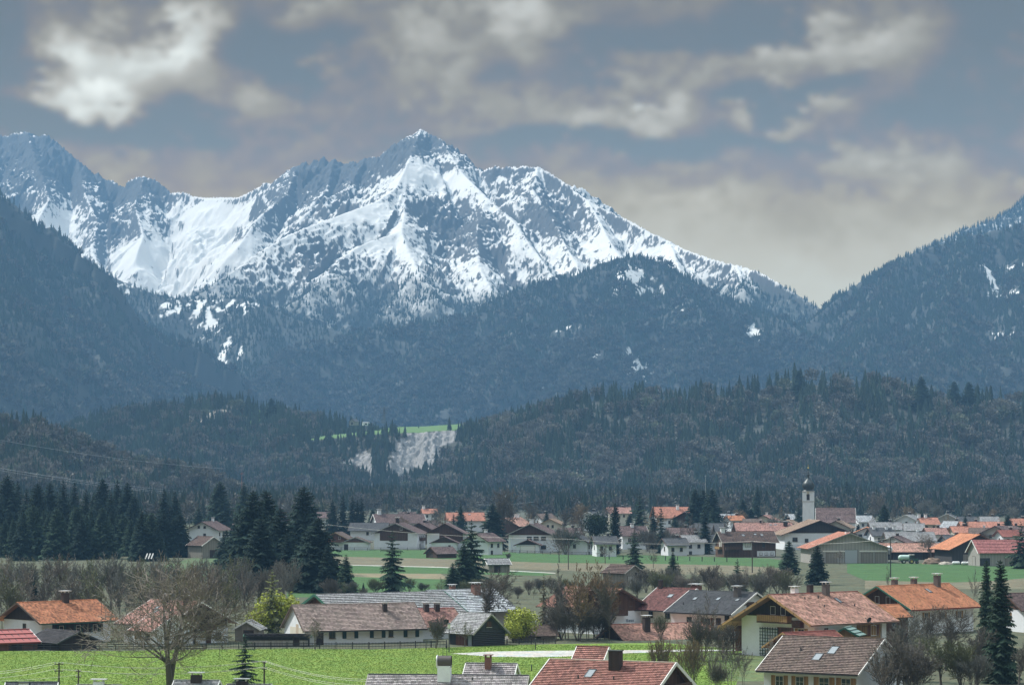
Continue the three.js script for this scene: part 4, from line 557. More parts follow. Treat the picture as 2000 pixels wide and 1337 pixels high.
// the big white chalet with the trellis
house({ name: 'chalet', cat: 'house', label: 'big white chalet with tan balcony, green trellis and large pale red tiled roof', px: 1588, D: 532, yaw: 41, w: 17.2, l: 17.8, eave: 6.3, rise: 4.2, og: 2.2, oe: 1.2, ext: 5.6, roof: RF.salmon, wall: WL.white, clad: 6.9, cladEnds: [-1], cladMat: WL.dark, trim: WL.honey, vh: .4, gutter: MAT(.22, .16, .12), ridgeMat: RF.red2,
  balc: [['L', -.2, 5.9, 7.2, 1.2, 1.15, WL.honey, .5], ['L', 5.2, 5.3, 2, .9, 1, WL.wood]], win: [['L', 1.9, 4.3, 1.9, 1.6, 'cb', 1], ['L', 5.6, 4.2, 1.5, 1.7, 's', 2], ['L', -1, 7.9, 1.2, 1.5, 'w'], ['L', 1.4, 7.9, 1.2, 1.5, 'w'], ['L', 4.3, 1.3, 1.2, 1.2, 'd'], ['F', -6, 4.6, .9, 1.2, 'd'], ['F', 3.6, 4.4, 1.3, 1.6, 'd'], ['F', 5.8, 4.4, 1.4, 1.8, 'b']], panels: [['F', 1.6, 7.6, 2.6, 6, WL.honey], ['F', 7.7, 8.8, 0, 6.1, WL.white, .3]],
  chim: [[-3.4, -1.2, 1.5, 1.0, 'w'], [-.4, -.4, 1.6, .85, 'bo'], [2.4, .7, 1.9, 1.0, 'g']], sky: [[3.4, 2.9, .85, 1.6]], vents: [[-4, 2], [-.6, 1.9], [-2, 5], [5.4, 5.2]],
  extra: [(t, h) => { const tr = part('trellis', put(mergeGeometries([box(4.4, .12, .1, 0, 4.8, 0), box(4.4, .12, .1, 0, .2, 0)]), h, 'L', -1.7, 0, .35), darkMetal, t); for (let i = 0; i < 8; i++) part('lath', put(box(.13, 4.9, .06, -2.1 + i * .6, 2.6, 0), h, 'L', -1.7, 0, .37), greenDark, tr); for (let i = 0; i < 9; i++) part('lath', put(box(4.4, .11, .05, 0, .5 + i * .53, 0), h, 'L', -1.7, 0, .44), greenDark, tr); },
    (t, h) => { for (const u of [-13.6, -11, -8.7]) part('post', put(box(.22, 5.2, .22, u, 2.2, 0), h, 'L', 0, 0, -.4), WL.redwood, t); part('cladding', put(box(3.8, 4.4, .1, -10.6, 2.6, 0), h, 'L', 0, 0, -2.4), WL.redwood, t); part('beam', put(box(5.6, .22, .22, -11.2, 4.2, 0), h, 'L', 0, 0, -.4), WL.redwood, t); },
    (t, h) => { const q = part('satellite_dish', new THREE.SphereGeometry(.75, 16, 8, 0, 6.3, 0, .75), darkMetal, t); q.position.set(3.0, 6.1, h.w / 2 + 2.1); q.rotation.set(-1.1, 0, 0); part('dish_mast', new THREE.CylinderGeometry(.05, .05, 3, 6).translate(0, 0, -.2), darkMetal, q); }] });
house({ name: 'chalet_annex', cat: 'house annex', label: 'low red tiled annex leaning before the side of the big white chalet', px: 1579, D: 513.5, yaw: 38, w: 8.5, l: 9.4, eave: 2.7, rise: 2.2, og: 1.3, oe: .8, roof: RF.red2, wall: WL.white, trim: WL.honey, clad: 2.6, cladMat: WL.wood, win: [['L', .6, 1.4, 1.2, 1.2, 'd'], ['F', 1, 1.4, 1.2, 1.2, 'd']] });
house({ name: 'porch', cat: 'porch', label: 'small green edged porch roof at the back right of the big chalet', px: 1655, D: 520, yaw: 70, w: 4, l: 4, eave: 4.2, rise: 1.1, og: .5, oe: .5, roof: MAT(.20, .30, .27, .5), wall: WL.honey, trim: greenMat, course: 2 });
house({ name: 'house_annex', cat: 'house annex', label: 'light orange tiled annex roof right of the big white chalet', px: 1722, D: 560, yaw: 30, w: 7, l: 6.5, eave: 5.4, rise: 1.8, og: .6, oe: .6, roof: RF.orange2, wall: WL.wood, trim: WL.wood, win: [['F', 0, 3.8, 1, 1.2, 'd']] });
house({ name: 'chalet', cat: 'house', label: 'chalet with bright orange tiled roof, three lantern chimneys and dark balcony gable', px: 1783, D: 607, yaw: 42, w: 15, l: 18.6, eave: 5.3, rise: 3.7, og: 1.6, oe: 1.2, roof: RF.orange2, wall: WL.white, clad: 4.6, cladEnds: [-1], cladMat: WL.wood, trim: greenMat, gutter: MAT(.3, .05, .04), balc: [['L', .5, 4.4, 8, 1.2, 1, WL.wood, .4]], win: [['L', -1.2, 6.4, 1.1, 1.5, 'w'], ['L', 1.6, 6.4, 1.1, 1.5, 'w'], ['L', 4.4, 5.9, .9, 1.2, 'w'], ['L', -3, 2.4, 1.2, 1.4, 's'], ['L', 2, 2.4, 1.2, 1.4, 's'], ['F', -5, 3.4, 1.1, 1.4, 's'], ['F', 0, 3.4, 1.1, 1.4, 's'], ['F', 5, 3.4, 1.1, 1.4, 's']], chim: [[-4.2, -1.2, 1.7, .95, 'g'], [1.6, -1.2, 1.7, .95, 'g'], [6.2, .9, 2.2, 1.05, 'g']], sky: [[1.8, 2.6, .95, 1.5]] });
house({ label: 'dark roofed white house cut by the right border beside tall columnar spruces', px: 2026, D: 610, yaw: 20, w: 12, l: 13, eave: 4.6, rise: 2.7, og: 1, oe: 1, roof: RF.mauve, wall: WL.white, trim: WL.wood, clad: 4.4, win: [['F', -3.5, 3, 1.1, 1.4, 's'], ['F', 0, 3, 1.1, 1.4, 's'], ['L', 0, 3, 1.1, 1.4, 's']] });
// nearest roofs
house({ label: 'grey brown tiled house with two skylights and tan shuttered windows at lower right', px: 1627, D: 436, yaw: -33, w: 14.4, l: 14.6, eave: 4.4, rise: 3.9, og: .7, oe: 1.1, roof: RF.brown2, wall: WL.white, trim: whiteTrim, gutter: true, sky: [[1.5, 3.4, 1.25, 1.9], [-.1, 5.3, 1.25, 1.7]], vents: [[-3.4, 3.9]], win: [['F', -1.6, 2.3, 1.3, 2.0, 's', 2], ['F', 2.2, 2.3, 1.6, 2.0, 's', 2], ['F', 5.6, 2.3, 1.5, 2.0, 's', 2], ['F', -4.8, 2.3, 1.3, 2.0, 's', 2], ['L', 0, 2.4, 1.2, 1.8, 's', 2]] });
house({ label: 'nearest house with large bright red tiled roof and one dark chimney', px: 1196, D: 398, yaw: -26, w: 17, l: 16.0, eave: 3.1, rise: 4.3, og: .9, oe: 1.2, roof: RF.red, wall: WL.white, clad: 3.8, cladEnds: [1], cladMat: WL.wood, trim: whiteTrim, vh: .45, ridgeMat: MAT(.62, .50, .44), chim: [[1.2, 1.7, 2.3, 1.5, 'bo', 1.2]], sky: [[-1.8, 3.3, 1.1, 1.9]], vents: [[-3, 4.6], [2, 4.6]], win: [['R', -1, 5.6, 1.2, 1.3, 'd'], ['R', 2.5, 5.2, 1.0, 1.3, 'd']], balc: [['R', 0, 3.7, 9, 1.2, 1, WL.wood]] });
house({ name: 'house_wing', cat: 'house wing', label: 'small red tiled wing with white edges behind the ridge of the nearest red roof', px: 1158, D: 425, yaw: -20, w: 5.4, l: 4.1, eave: 5.7, rise: 1.95, og: .25, oe: .3, roof: RF.red, wall: WL.white, trim: whiteTrim, ridgeMat: RF.red });
house({ name: 'cottage', cat: 'house', label: 'grey and white tiled roof with round drum chimney at the bottom centre', px: 876, D: 415, yaw: -6, w: 12, l: 20.5, eave: 1.3, rise: 3.15, og: .6, oe: .8, roof: ROOF(.34, .31, .31, 'speck'), wall: WL.white, trim: WL.stone, ridgeMat: MAT(.10, .10, .11), course: .4, vents: [[3.4, 1.4]],
  extra: [(t, h) => { const c = part('chimney', box(1.75, 2.2, 1.3, 0, h.ridge + .35, 0).translate(-.4, 0, 1.1), WL.white, t); const d = part('drum_cap', new THREE.CylinderGeometry(.8, .8, 1.9, 20, 1, true).rotateZ(Math.PI / 2).translate(-.4, h.ridge + 2.0, 1.1), new THREE.MeshStandardMaterial({ color: C(.10, .085, .08), roughness: .6, metalness: .4, side: THREE.DoubleSide }), c); part('drum_rim', new THREE.TorusGeometry(.8, .09, 8, 24).rotateY(Math.PI / 2).translate(-1.35, h.ridge + 2.0, 1.1), tinMat, c); part('antenna_prong', mergeGeometries([box(.05, 1, .05, -.6, h.ridge + 3.2, 1.1), box(.05, .8, .05, -.1, h.ridge + 3.1, 1.1)]), darkMetal, c); }] });
house({ name: 'cottage', cat: 'house', label: 'second grey tiled roof with open brick lantern chimney beside the drum chimney', px: 960, D: 428, yaw: -10, w: 5.4, l: 6.6, eave: 3.4, rise: 1.75, og: .3, oe: .5, roof: ROOF(.30, .27, .27, 'speck'), wall: WL.white, trim: whiteTrim, ridgeMat: RF.grey, chim: [[-.3, .9, 1.5, .85, 'rn']] });
for (const [px, D, lab, top] of [[64, 418, 'roof tip with flat dark chimney at the lower left border', 1336], [386, 432, 'cut off roof carrying a four pillared chimney under the big bare tree', 1316], [474, 436, 'cut off roof with broad chimney beside the wired meadow pole', 1324], [196, 436, 'cut off roof with pale capped chimney near the short pole', 1325]]) {
  const ridgeY = at(px, top + (px === 64 ? -2 : 14), D).y; house({ name: 'house', label: lab, px: px + (px === 474 ? 14 : 0), D, yaw: px === 64 ? 4 : -6, w: 11, l: px === 64 ? 6 : 5.4, eave: ridgeY - 2.6, rise: 2.6, og: .5, oe: .8, roof: px === 64 ? RF.slate : RF.grey, wall: WL.white, trim: whiteTrim, chim: px === 64 ? [[-1, .6, .3, 1.3, 'wo']] : [[px === 474 ? -1 : 0, .4, px === 386 ? 1.0 : .7, 1.5, px === 196 ? 'w' : 'b', .9]] });
}
// ================= the village beyond the fields =================
const W2 = (...a) => a.map(([f, u, y, w = 1.1, h = 1.4, k = 'd']) => [f, u, y, w, h, k]);
const VO = { course: .8, og: 1, oe: 1, group: undefined };
const vil = (o) => house({ ...VO, ...o });
vil({ label: 'white gabled house among the spruces left of the village', px: 408, base: 1063, yaw: 72, w: 13, l: 13, eave: 6.2, rise: 3.1, roof: RF.mauve, win: W2(['L', -1.6, 7.2, 1, 1], ['L', 1, 7.2, 1, 1], ['L', 1, 4, 1.2, 1.3], ['F', 0, 4.4, 2, 2], ['F', -4, 4.4]), chim: [[4, 0, 1.2, .9, 'w']] });
vil({ name: 'barn', cat: 'barn', label: 'small grey boarded barn with brown roof below the white house on the left', px: 402, base: 1089, yaw: -50, w: 9, l: 9, eave: 4.6, rise: 2.8, roof: RF.brown, wall: WL.greywood, trim: whiteTrim, doors: [['R', 0, 0, 2.6, 2.8, WL.dark]], oe: .6, og: .5 });
vil({ label: 'small chalet with brown boarded upper floor left of the white garage', px: 661, base: 1073, yaw: 80, w: 9, l: 10, eave: 4.3, rise: 2.3, roof: RF.brown2, trim: WL.honey, clad: 2.8, panels: [['L', -4.5, 4.5, 2.8, 4.3, WL.redwood]], cladMat: WL.redwood, win: W2(['L', -1.5, 4.6, .9, 1.1, 'w'], ['L', 1.6, 4.6, .9, 1.1, 'w']) , balc: [['L', 0, 2.9, 7, 1, .9, WL.redwood, .9]] });
vil({ name: 'garage', cat: 'garage', label: 'white walled garage with brown gable beside the small chalet', px: 697, base: 1073.5, yaw: 84, w: 9.6, l: 7, eave: 3.0, rise: 1.8, roof: RF.brown2, trim: WL.silver, clad: 3.0, cladMat: WL.redwood, doors: [['L', -3.6, 0, 1.4, 2.2, WL.dark]], oe: .7, og: .6 });
vil({ name: 'chalet', cat: 'house', label: 'broad chalet with brown boarded centre panel behind the lone layered spruce', px: 781, base: 1071, yaw: 81, w: 17, l: 17, eave: 6.2, rise: 3.7, roof: RF.mauve, trim: WL.silver, clad: 6.2, cladMat: WL.wood, panels: [['L', -6.2, 4.8, 3.3, 6.3, WL.wood]], win: W2(['L', 2.2, 7.9, 1, 1, 'w'], ['L', .8, 4.6, 1.8, 2, 'd'], ['L', 3, 4.6, 1, 2, 'd'], ['F', -4, 4.2], ['F', 1, 4.2], ['F', 5, 4.2], ['F', -3, 1.4]), balc: [['F', 1, 3.2, 10, 1.2, 1, WL.wood, .9]], chim: [[-5, 0, 1.9, 1.2, 'b']] });
vil({ label: 'long brown roofed house with white chimney behind the broad chalet', px: 778, D: 1420, yaw: 14, w: 14, l: 22, eave: 6, rise: 3.6, roof: RF.mauve, trim: whiteTrim, chim: [[-9, 0, 1.9, 1.6, 'w'], [5, -1, 1.3, 1, 'b']], win: W2(['F', 0, 4], ['F', 5, 4]) });
vil({ label: 'low dark roofed house left of the broad chalet behind slim spruces', px: 722, D: 1330, yaw: -6, w: 12, l: 15, eave: 4.4, rise: 2.9, roof: RF.slate, win: W2(['F', 0, 3], ['F', 4, 3]) });
vil({ name: 'chalet', cat: 'house', label: 'chalet with white left wall and brown boarded right half behind the white garage', px: 873, base: 1072, yaw: 86, w: 14, l: 16, eave: 6.3, rise: 3.6, roof: RF.mauve, clad: 6.3, cladMat: WL.wood, panels: [['L', -2.2, 6.9, 2.6, 6.3, WL.wood]], win: W2(['L', 2, 4.6, 1.4, 1.8]) });
vil({ name: 'garage', cat: 'garage', label: 'wide white garage with brown gable standing between two large chalets', px: 869, base: 1074, yaw: 87, w: 9.8, l: 7, eave: 2.9, rise: 2.2, roof: RF.mauve, clad: 2.9, cladMat: WL.wood, oe: .7, og: .6, win: W2(['L', 2, 1.6, .9, .8]) });
vil({ name: 'hay_barn', cat: 'barn', label: 'brown roofed hay barn at the near edge of the village field', px: 862, base: 1089, yaw: 33, w: 7.5, l: 8, eave: 1.7, rise: 2.0, roof: RF.mauve, wall: WL.wood, og: .6, oe: .7, doors: [['L', 0, 0, 2, 1.6, WL.dark]] });
vil({ label: 'house with long salmon tiled roof behind the village front row', px: 908, D: 1500, yaw: 6, w: 14, l: 17, eave: 5.6, rise: 3.4, roof: RF.salmon2, sky: [[-2, 3, 1.2, 1.2], [2, 2, 1.2, 1.2]], chim: [[4, -1, 1, .9, 'w'], [-4, -1, 1, .8, 'b']], win: W2(['F', 0, 4]) });
vil({ label: 'dark boarded gable house behind and between the two large chalets', px: 842, D: 1340, yaw: 76, w: 11, l: 13, eave: 5.4, rise: 2.7, roof: RF.mauve, wall: WL.wood, win: W2(['L', 1, 5, 1, 1.2]) });
vil({ name: 'chalet', cat: 'house', label: 'white fronted chalet with dark gable and row of three upper windows', px: 1043, base: 1077, yaw: 79, w: 16.5, l: 15, eave: 6.6, rise: 3.8, og: 1.5, roof: RF.mauve, trim: WL.silver, clad: 6.4, cladMat: WL.wood, win: W2(['L', -.4, 5.2, 1.9, 1.3], ['L', 2.2, 5.2, 1.9, 1.3], ['L', 5, 5.2, 1.9, 1.3], ['L', 5, 2.0, 2, 1.4]), panels: [['L', -8.1, -7.2, 0, 6.5, WL.white, .5]], chim: [[-5, 0, 1.3, 1.3, 'w'], [-1, -.6, 1.2, 1, 'w']] });
vil({ name: 'garage', cat: 'garage', label: 'square white garage with dark hipped front before the chalet with three windows', px: 1032, base: 1079, yaw: 85, w: 8.4, l: 6.5, eave: 3.0, rise: 1.7, roof: RF.mauve, clad: 3, cladMat: WL.dark, oe: 1, og: .5, doors: [['L', 0, .1, 5.4, 2.5, whiteTrim]] });
vil({ label: 'house with orange edged brown roof left behind the three window chalet', px: 1001, D: 1360, yaw: 62, w: 13, l: 14, eave: 5.8, rise: 3.2, roof: RF.salmon, wall: WL.wood, chim: [[3, 0, 1.2, .9, 'w'], [5, 0, 1.2, .9, 'w']], win: W2(['L', 0, 4]) });
vil({ label: 'cream gabled house with two small windows and tan roof edge', px: 1079, D: 1400, yaw: 78, w: 9.5, l: 11, eave: 5.6, rise: 2.2, roof: RF.tan, wall: WL.cream, trim: WL.honey, win: W2(['L', -1, 4.6, 1, 1.3], ['L', 1.2, 4.6, 1, 1.3]) });
vil({ name: 'hay_barn', cat: 'barn', label: 'weathered hay barn with grey roof in the field beside the leaning spruce', px: 970, base: 1117, yaw: 14, w: 6.5, l: 6.6, eave: 2.5, rise: 1.5, roof: RF.grey, wall: WL.greywood, trim: whiteTrim, og: .5, oe: .6, doors: [['F', -.6, 0, 1.8, 2, WL.dark]] });
vil({ name: 'barn', cat: 'barn', label: 'grey boarded barn with reddish roof behind the brownish birches', px: 1216, base: 1141, yaw: -40, w: 8, l: 7.5, eave: 3.3, rise: 1.9, roof: RF.brown, wall: WL.greywood, trim: WL.silver, og: .5, oe: .6, win: W2(['R', 1, 3, .8, .7]), doors: [['R', -1.6, 0, 2, 2.4, WL.silver]] });
vil({ label: 'white house with mauve roof and capped chimney behind the columnar cypress', px: 1234, D: 1190, yaw: 10, w: 10, l: 9.5, eave: 5.6, rise: 3.1, roof: RF.mauve, trim: whiteTrim, chim: [[0, .5, 1.1, 1.2, 'w']], win: W2(['F', -2, 3.6], ['F', 2, 3.6]) });
vil({ name: 'inn', cat: 'inn', label: 'large inn with long salmon tiled roof and white wall behind the slim spruces', px: 1326, D: 1480, yaw: 7, w: 16, l: 24, eave: 7.4, rise: 4.6, roof: RF.salmon2, chim: [[-1, 2, 2, 1.3, 'w']], win: W2(['F', -6, 5, 1.2, 1.5], ['F', -3, 5, 1.2, 1.5], ['F', -6, 2, 1.2, 1.5], ['F', -3, 2, 1.2, 1.5]) });
vil({ label: 'dark brown gable standing before the long salmon roof of the inn', px: 1338, D: 1420, yaw: 84, w: 11, l: 10, eave: 7.6, rise: 3, roof: RF.mauve, wall: WL.wood, win: W2(['L', -2, 5, 1.1, 1.4], ['L', 2, 5, 1.1, 1.4]) });
vil({ name: 'chalet', cat: 'house', label: 'long dark timber chalet with brown roof and white ground floor corner', px: 1456, base: 1087, yaw: 12, w: 11, l: 19, eave: 5.6, rise: 3.2, roof: RF.brown, wall: WL.wood, trim: WL.silver, panels: [['F', 2.6, 9.2, .3, 2.2, WL.white], ['F', -2.6, 1, 2.6, 5.4, WL.white]], win: W2(['F', -.8, 4.4, 2, 1.4], ['F', 4, 1.2, 1.2, .9], ['F', 6, 1.2, 1.2, .9], ['F', 8, 1.2, 1.2, .9], ['F', 5, 4.2], ['L', 0, 4.4, 1.2, 1.6, 'w'], ['L', 2, 4.4, 1.2, 1.6, 'w']), balc: [['F', -6.4, 2.7, 5.5, 1, .9, WL.wood, .9], ['L', 0, 2.7, 6, 1, .9, WL.honey, .9]], chim: [[-8.5, .2, 1.3, 1.4, 'w']], sky: [[-1.5, 2.5, 1.1, 1.2], [3, 2, 1.1, 1.2], [5.4, 2.4, 1.1, 1.2]] });
vil({ label: 'small white house tucked between slim spruce and the long dark chalet', px: 1393, base: 1081, yaw: 30, w: 8, l: 8, eave: 4.6, rise: 2.2, roof: RF.slate, win: W2(['F', -1, 3], ['F', 1.6, 3, .9, 1.2]) });
vil({ label: 'house with long pinkish brown roof behind the long dark timber chalet', px: 1490, D: 1260, yaw: 4, w: 12, l: 22, eave: 5.2, rise: 3.4, roof: RF.pink, wall: WL.wood, chim: [[-1, 0, 1, .8, 'b'], [9, 2, 1.6, 1.6, 'b']], sky: [[3, 1.5, 1, 1], [5, 1.5, 1, 1]], win: W2(['F', 0, 3.4]) });
vil({ label: 'dark roofed house left behind the long dark timber chalet', px: 1385, D: 1310, yaw: -8, w: 11, l: 11, eave: 4.6, rise: 2.9, roof: RF.slate, wall: WL.grey, win: W2(['F', 0, 3]) });
vil({ name: 'barn', cat: 'barn', label: 'wide white walled barn with dark boarded gable below the church tower', px: 1590, base: 1072, yaw: 96, w: 27, l: 20, eave: 6.1, rise: 5.0, og: 1.4, oe: 1.6, roof: RF.tan, clad: 6.4, cladEnds: [-1], cladMat: WL.dark, win: W2(['L', -9.5, 4, 2, 1.6], ['L', -5, 3.6, 1.4, 1.4]), doors: [['L', 3, 0, 3.4, 3.4, WL.wood]] });
vil({ name: 'barn', cat: 'barn', label: 'big grey boarded barn with wide gable, pale beam and salmon roof edge', px: 1648, base: 1098, yaw: 96, w: 26, l: 17, eave: 5.1, rise: 4.8, og: 1, oe: 1.2, roof: RF.salmon2, wall: WL.silver, trim: WL.silver, panels: [['L', -9, -1.5, 3.8, 4.2, whiteTrim, .14], ['L', 3.4, 12.8, 3.8, 4.2, whiteTrim, .14]], doors: [['L', .6, 0, 4.2, 4.4, MAT(.42, .46, .50, .8)], ['L', 6, 0, 3.6, 3.4, WL.greywood], ['L', 10.6, 0, 3.6, 3.4, WL.greywood], ['L', -6, 0, 3.6, 3.4, WL.greywood]], chim: [[-6, 0, .4, 1.6, 'wo']] });
vil({ label: 'white gabled house with orange roof edge right behind the big grey barn', px: 1693, D: 1210, yaw: 82, w: 12, l: 12, eave: 5.4, rise: 2.5, roof: RF.orange2, trim: WL.wood, win: W2(['L', -2.4, 4.6, 1.6, 1.6], ['L', 2, 4.6, 1.6, 1.6]) });
vil({ name: 'shed', cat: 'shed', label: 'long open farm shed with rusty red roof behind the slurry tanker', px: 1768, base: 1092, yaw: 2, w: 10, l: 25, eave: 3.0, rise: 2.4, roof: RF.salmon, wall: WL.dark, panels: [['F', -12.3, -6, 0, 2.6, WL.blackwood], ['F', 7, 12.3, 0, 2.6, WL.wood]], doors: [['F', -3, 0, 4, 2.5, WL.blackwood], ['F', 3, 0, 4, 2.5, WL.blackwood]], chim: [[-3, -1, .9, .8, 'b'], [4, -1, .9, .8, 'b']] });
vil({ name: 'barn', cat: 'barn', label: 'dark boarded barn with bright orange roof edge left of the pink roofed barn', px: 1894, base: 1100, yaw: 104, w: 19, l: 15, eave: 5.2, rise: 4.4, og: 1.4, oe: 1.3, roof: RF.orange2, wall: WL.blackwood, trim: WL.wood, doors: [['L', 2, 0, 4, 3.6, WL.dark], ['L', -4, 0, 3, 3.2, WL.greywood]] });
vil({ name: 'barn', cat: 'barn', label: 'pinkish red roofed barn with pale board walls at the right border', px: 1950, base: 1104, yaw: 13, w: 10, l: 17, eave: 4.5, rise: 3.7, roof: RF.pinkred, wall: WL.silver, trim: whiteTrim, og: .8, oe: .6, panels: [['F', -8.4, -5, .2, 2.6, WL.blackwood]], doors: [['F', 2, 0, 3.4, 3.2, WL.greywood], ['L', 0, 0, 2.4, 3, WL.silver]] });
// the church
{
  const D = 1290, p = at(1579, 900, D); p.y = 0;
  const t = thing('church_tower', 'white church tower with dark onion dome and thin spire', 'church tower', p, -8 * Math.PI / 180), w = 4.7;
  part('shaft', box(w, 17.6, w, 0, 8.2, 0), WL.white, t); part('belfry', box(w - .35, 4.2, w - .35, 0, 19.1, 0), WL.white, t);
  for (const y of [17.05, 21.25]) part('cornice', box(w + .35, .32, w + .35, 0, y + (y > 20 ? .1 : .12), 0), WL.grey, t);
  for (const a of [-1, 1]) for (const b of [-1, 1]) part('pilaster', box(.7, 3.9, .7, a * (w / 2 - .28), 19.1, b * (w / 2 - .28)), WL.white, t);
  for (let k = 0; k < 4; k++) { const q = part('belfry_opening', mergeGeometries([box(1.25, 2.0, .1, 0, -.2, 0), new THREE.CylinderGeometry(.625, .625, .1, 16).rotateX(Math.PI / 2).translate(0, .8, .002)]), WL.dark, t); q.position.set(Math.sin(k * Math.PI / 2) * (w / 2 - .16), 18.9, Math.cos(k * Math.PI / 2) * (w / 2 - .16)); q.rotation.y = k * Math.PI / 2; const c = part('belfry_frame', new THREE.TorusGeometry(.72, .1, 6, 16, Math.PI), WL.grey, q); c.position.set(0, .8, .06); const cl = part('clock_face', new THREE.CylinderGeometry(.5, .5, .08, 20).rotateX(Math.PI / 2), MAT(.55, .52, .42), t); cl.position.set(Math.sin(k * Math.PI / 2) * (w / 2 - .12), 20.75, Math.cos(k * Math.PI / 2) * (w / 2 - .12)); cl.rotation.y = k * Math.PI / 2; }
  const prof = [[2.45, 0], [2.2, .3], [1.9, .55], [2.15, .9], [2.5, 1.5], [2.62, 2.2], [2.5, 2.9], [2.1, 3.6], [1.45, 4.3], [.85, 4.9], [.5, 5.5], [.36, 6.2], [.52, 6.5], [.56, 6.8], [.36, 7.1], [.2, 7.6], [.12, 8.4], [.06, 9.6]].map(([r, y]) => new THREE.Vector2(r, y));
  const dome = part('onion_dome', new THREE.LatheGeometry(prof, 24).translate(0, 21.5, 0), MAT(.035, .045, .045, .45, { metalness: .25 }), t);
  part('finial', mergeGeometries([new THREE.SphereGeometry(.28, 12, 8).translate(0, 31.1, 0), box(.1, 1.5, .1, 0, 32, 0), box(.8, .1, .1, 0, 32.3, 0)]), MAT(.55, .42, .12, .35, { metalness: .8 }), dome);
  vil({ name: 'church_nave', cat: 'church', label: 'church nave with long mauve roof right of the onion domed tower', px: 1632, D: 1312, yaw: -5, w: 13, l: 16.5, eave: 8.2, rise: 5.8, og: .2, oe: .5, roof: RF.mauve, trim: whiteTrim, win: [['F', -5, 4.6, 1.1, 3.2, 'd'], ['F', -1, 4.6, 1.1, 3.2, 'd'], ['F', 3, 4.6, 1.1, 3.2, 'd'], ['F', 6, 4.6, 1.1, 3.2, 'd']] });
}
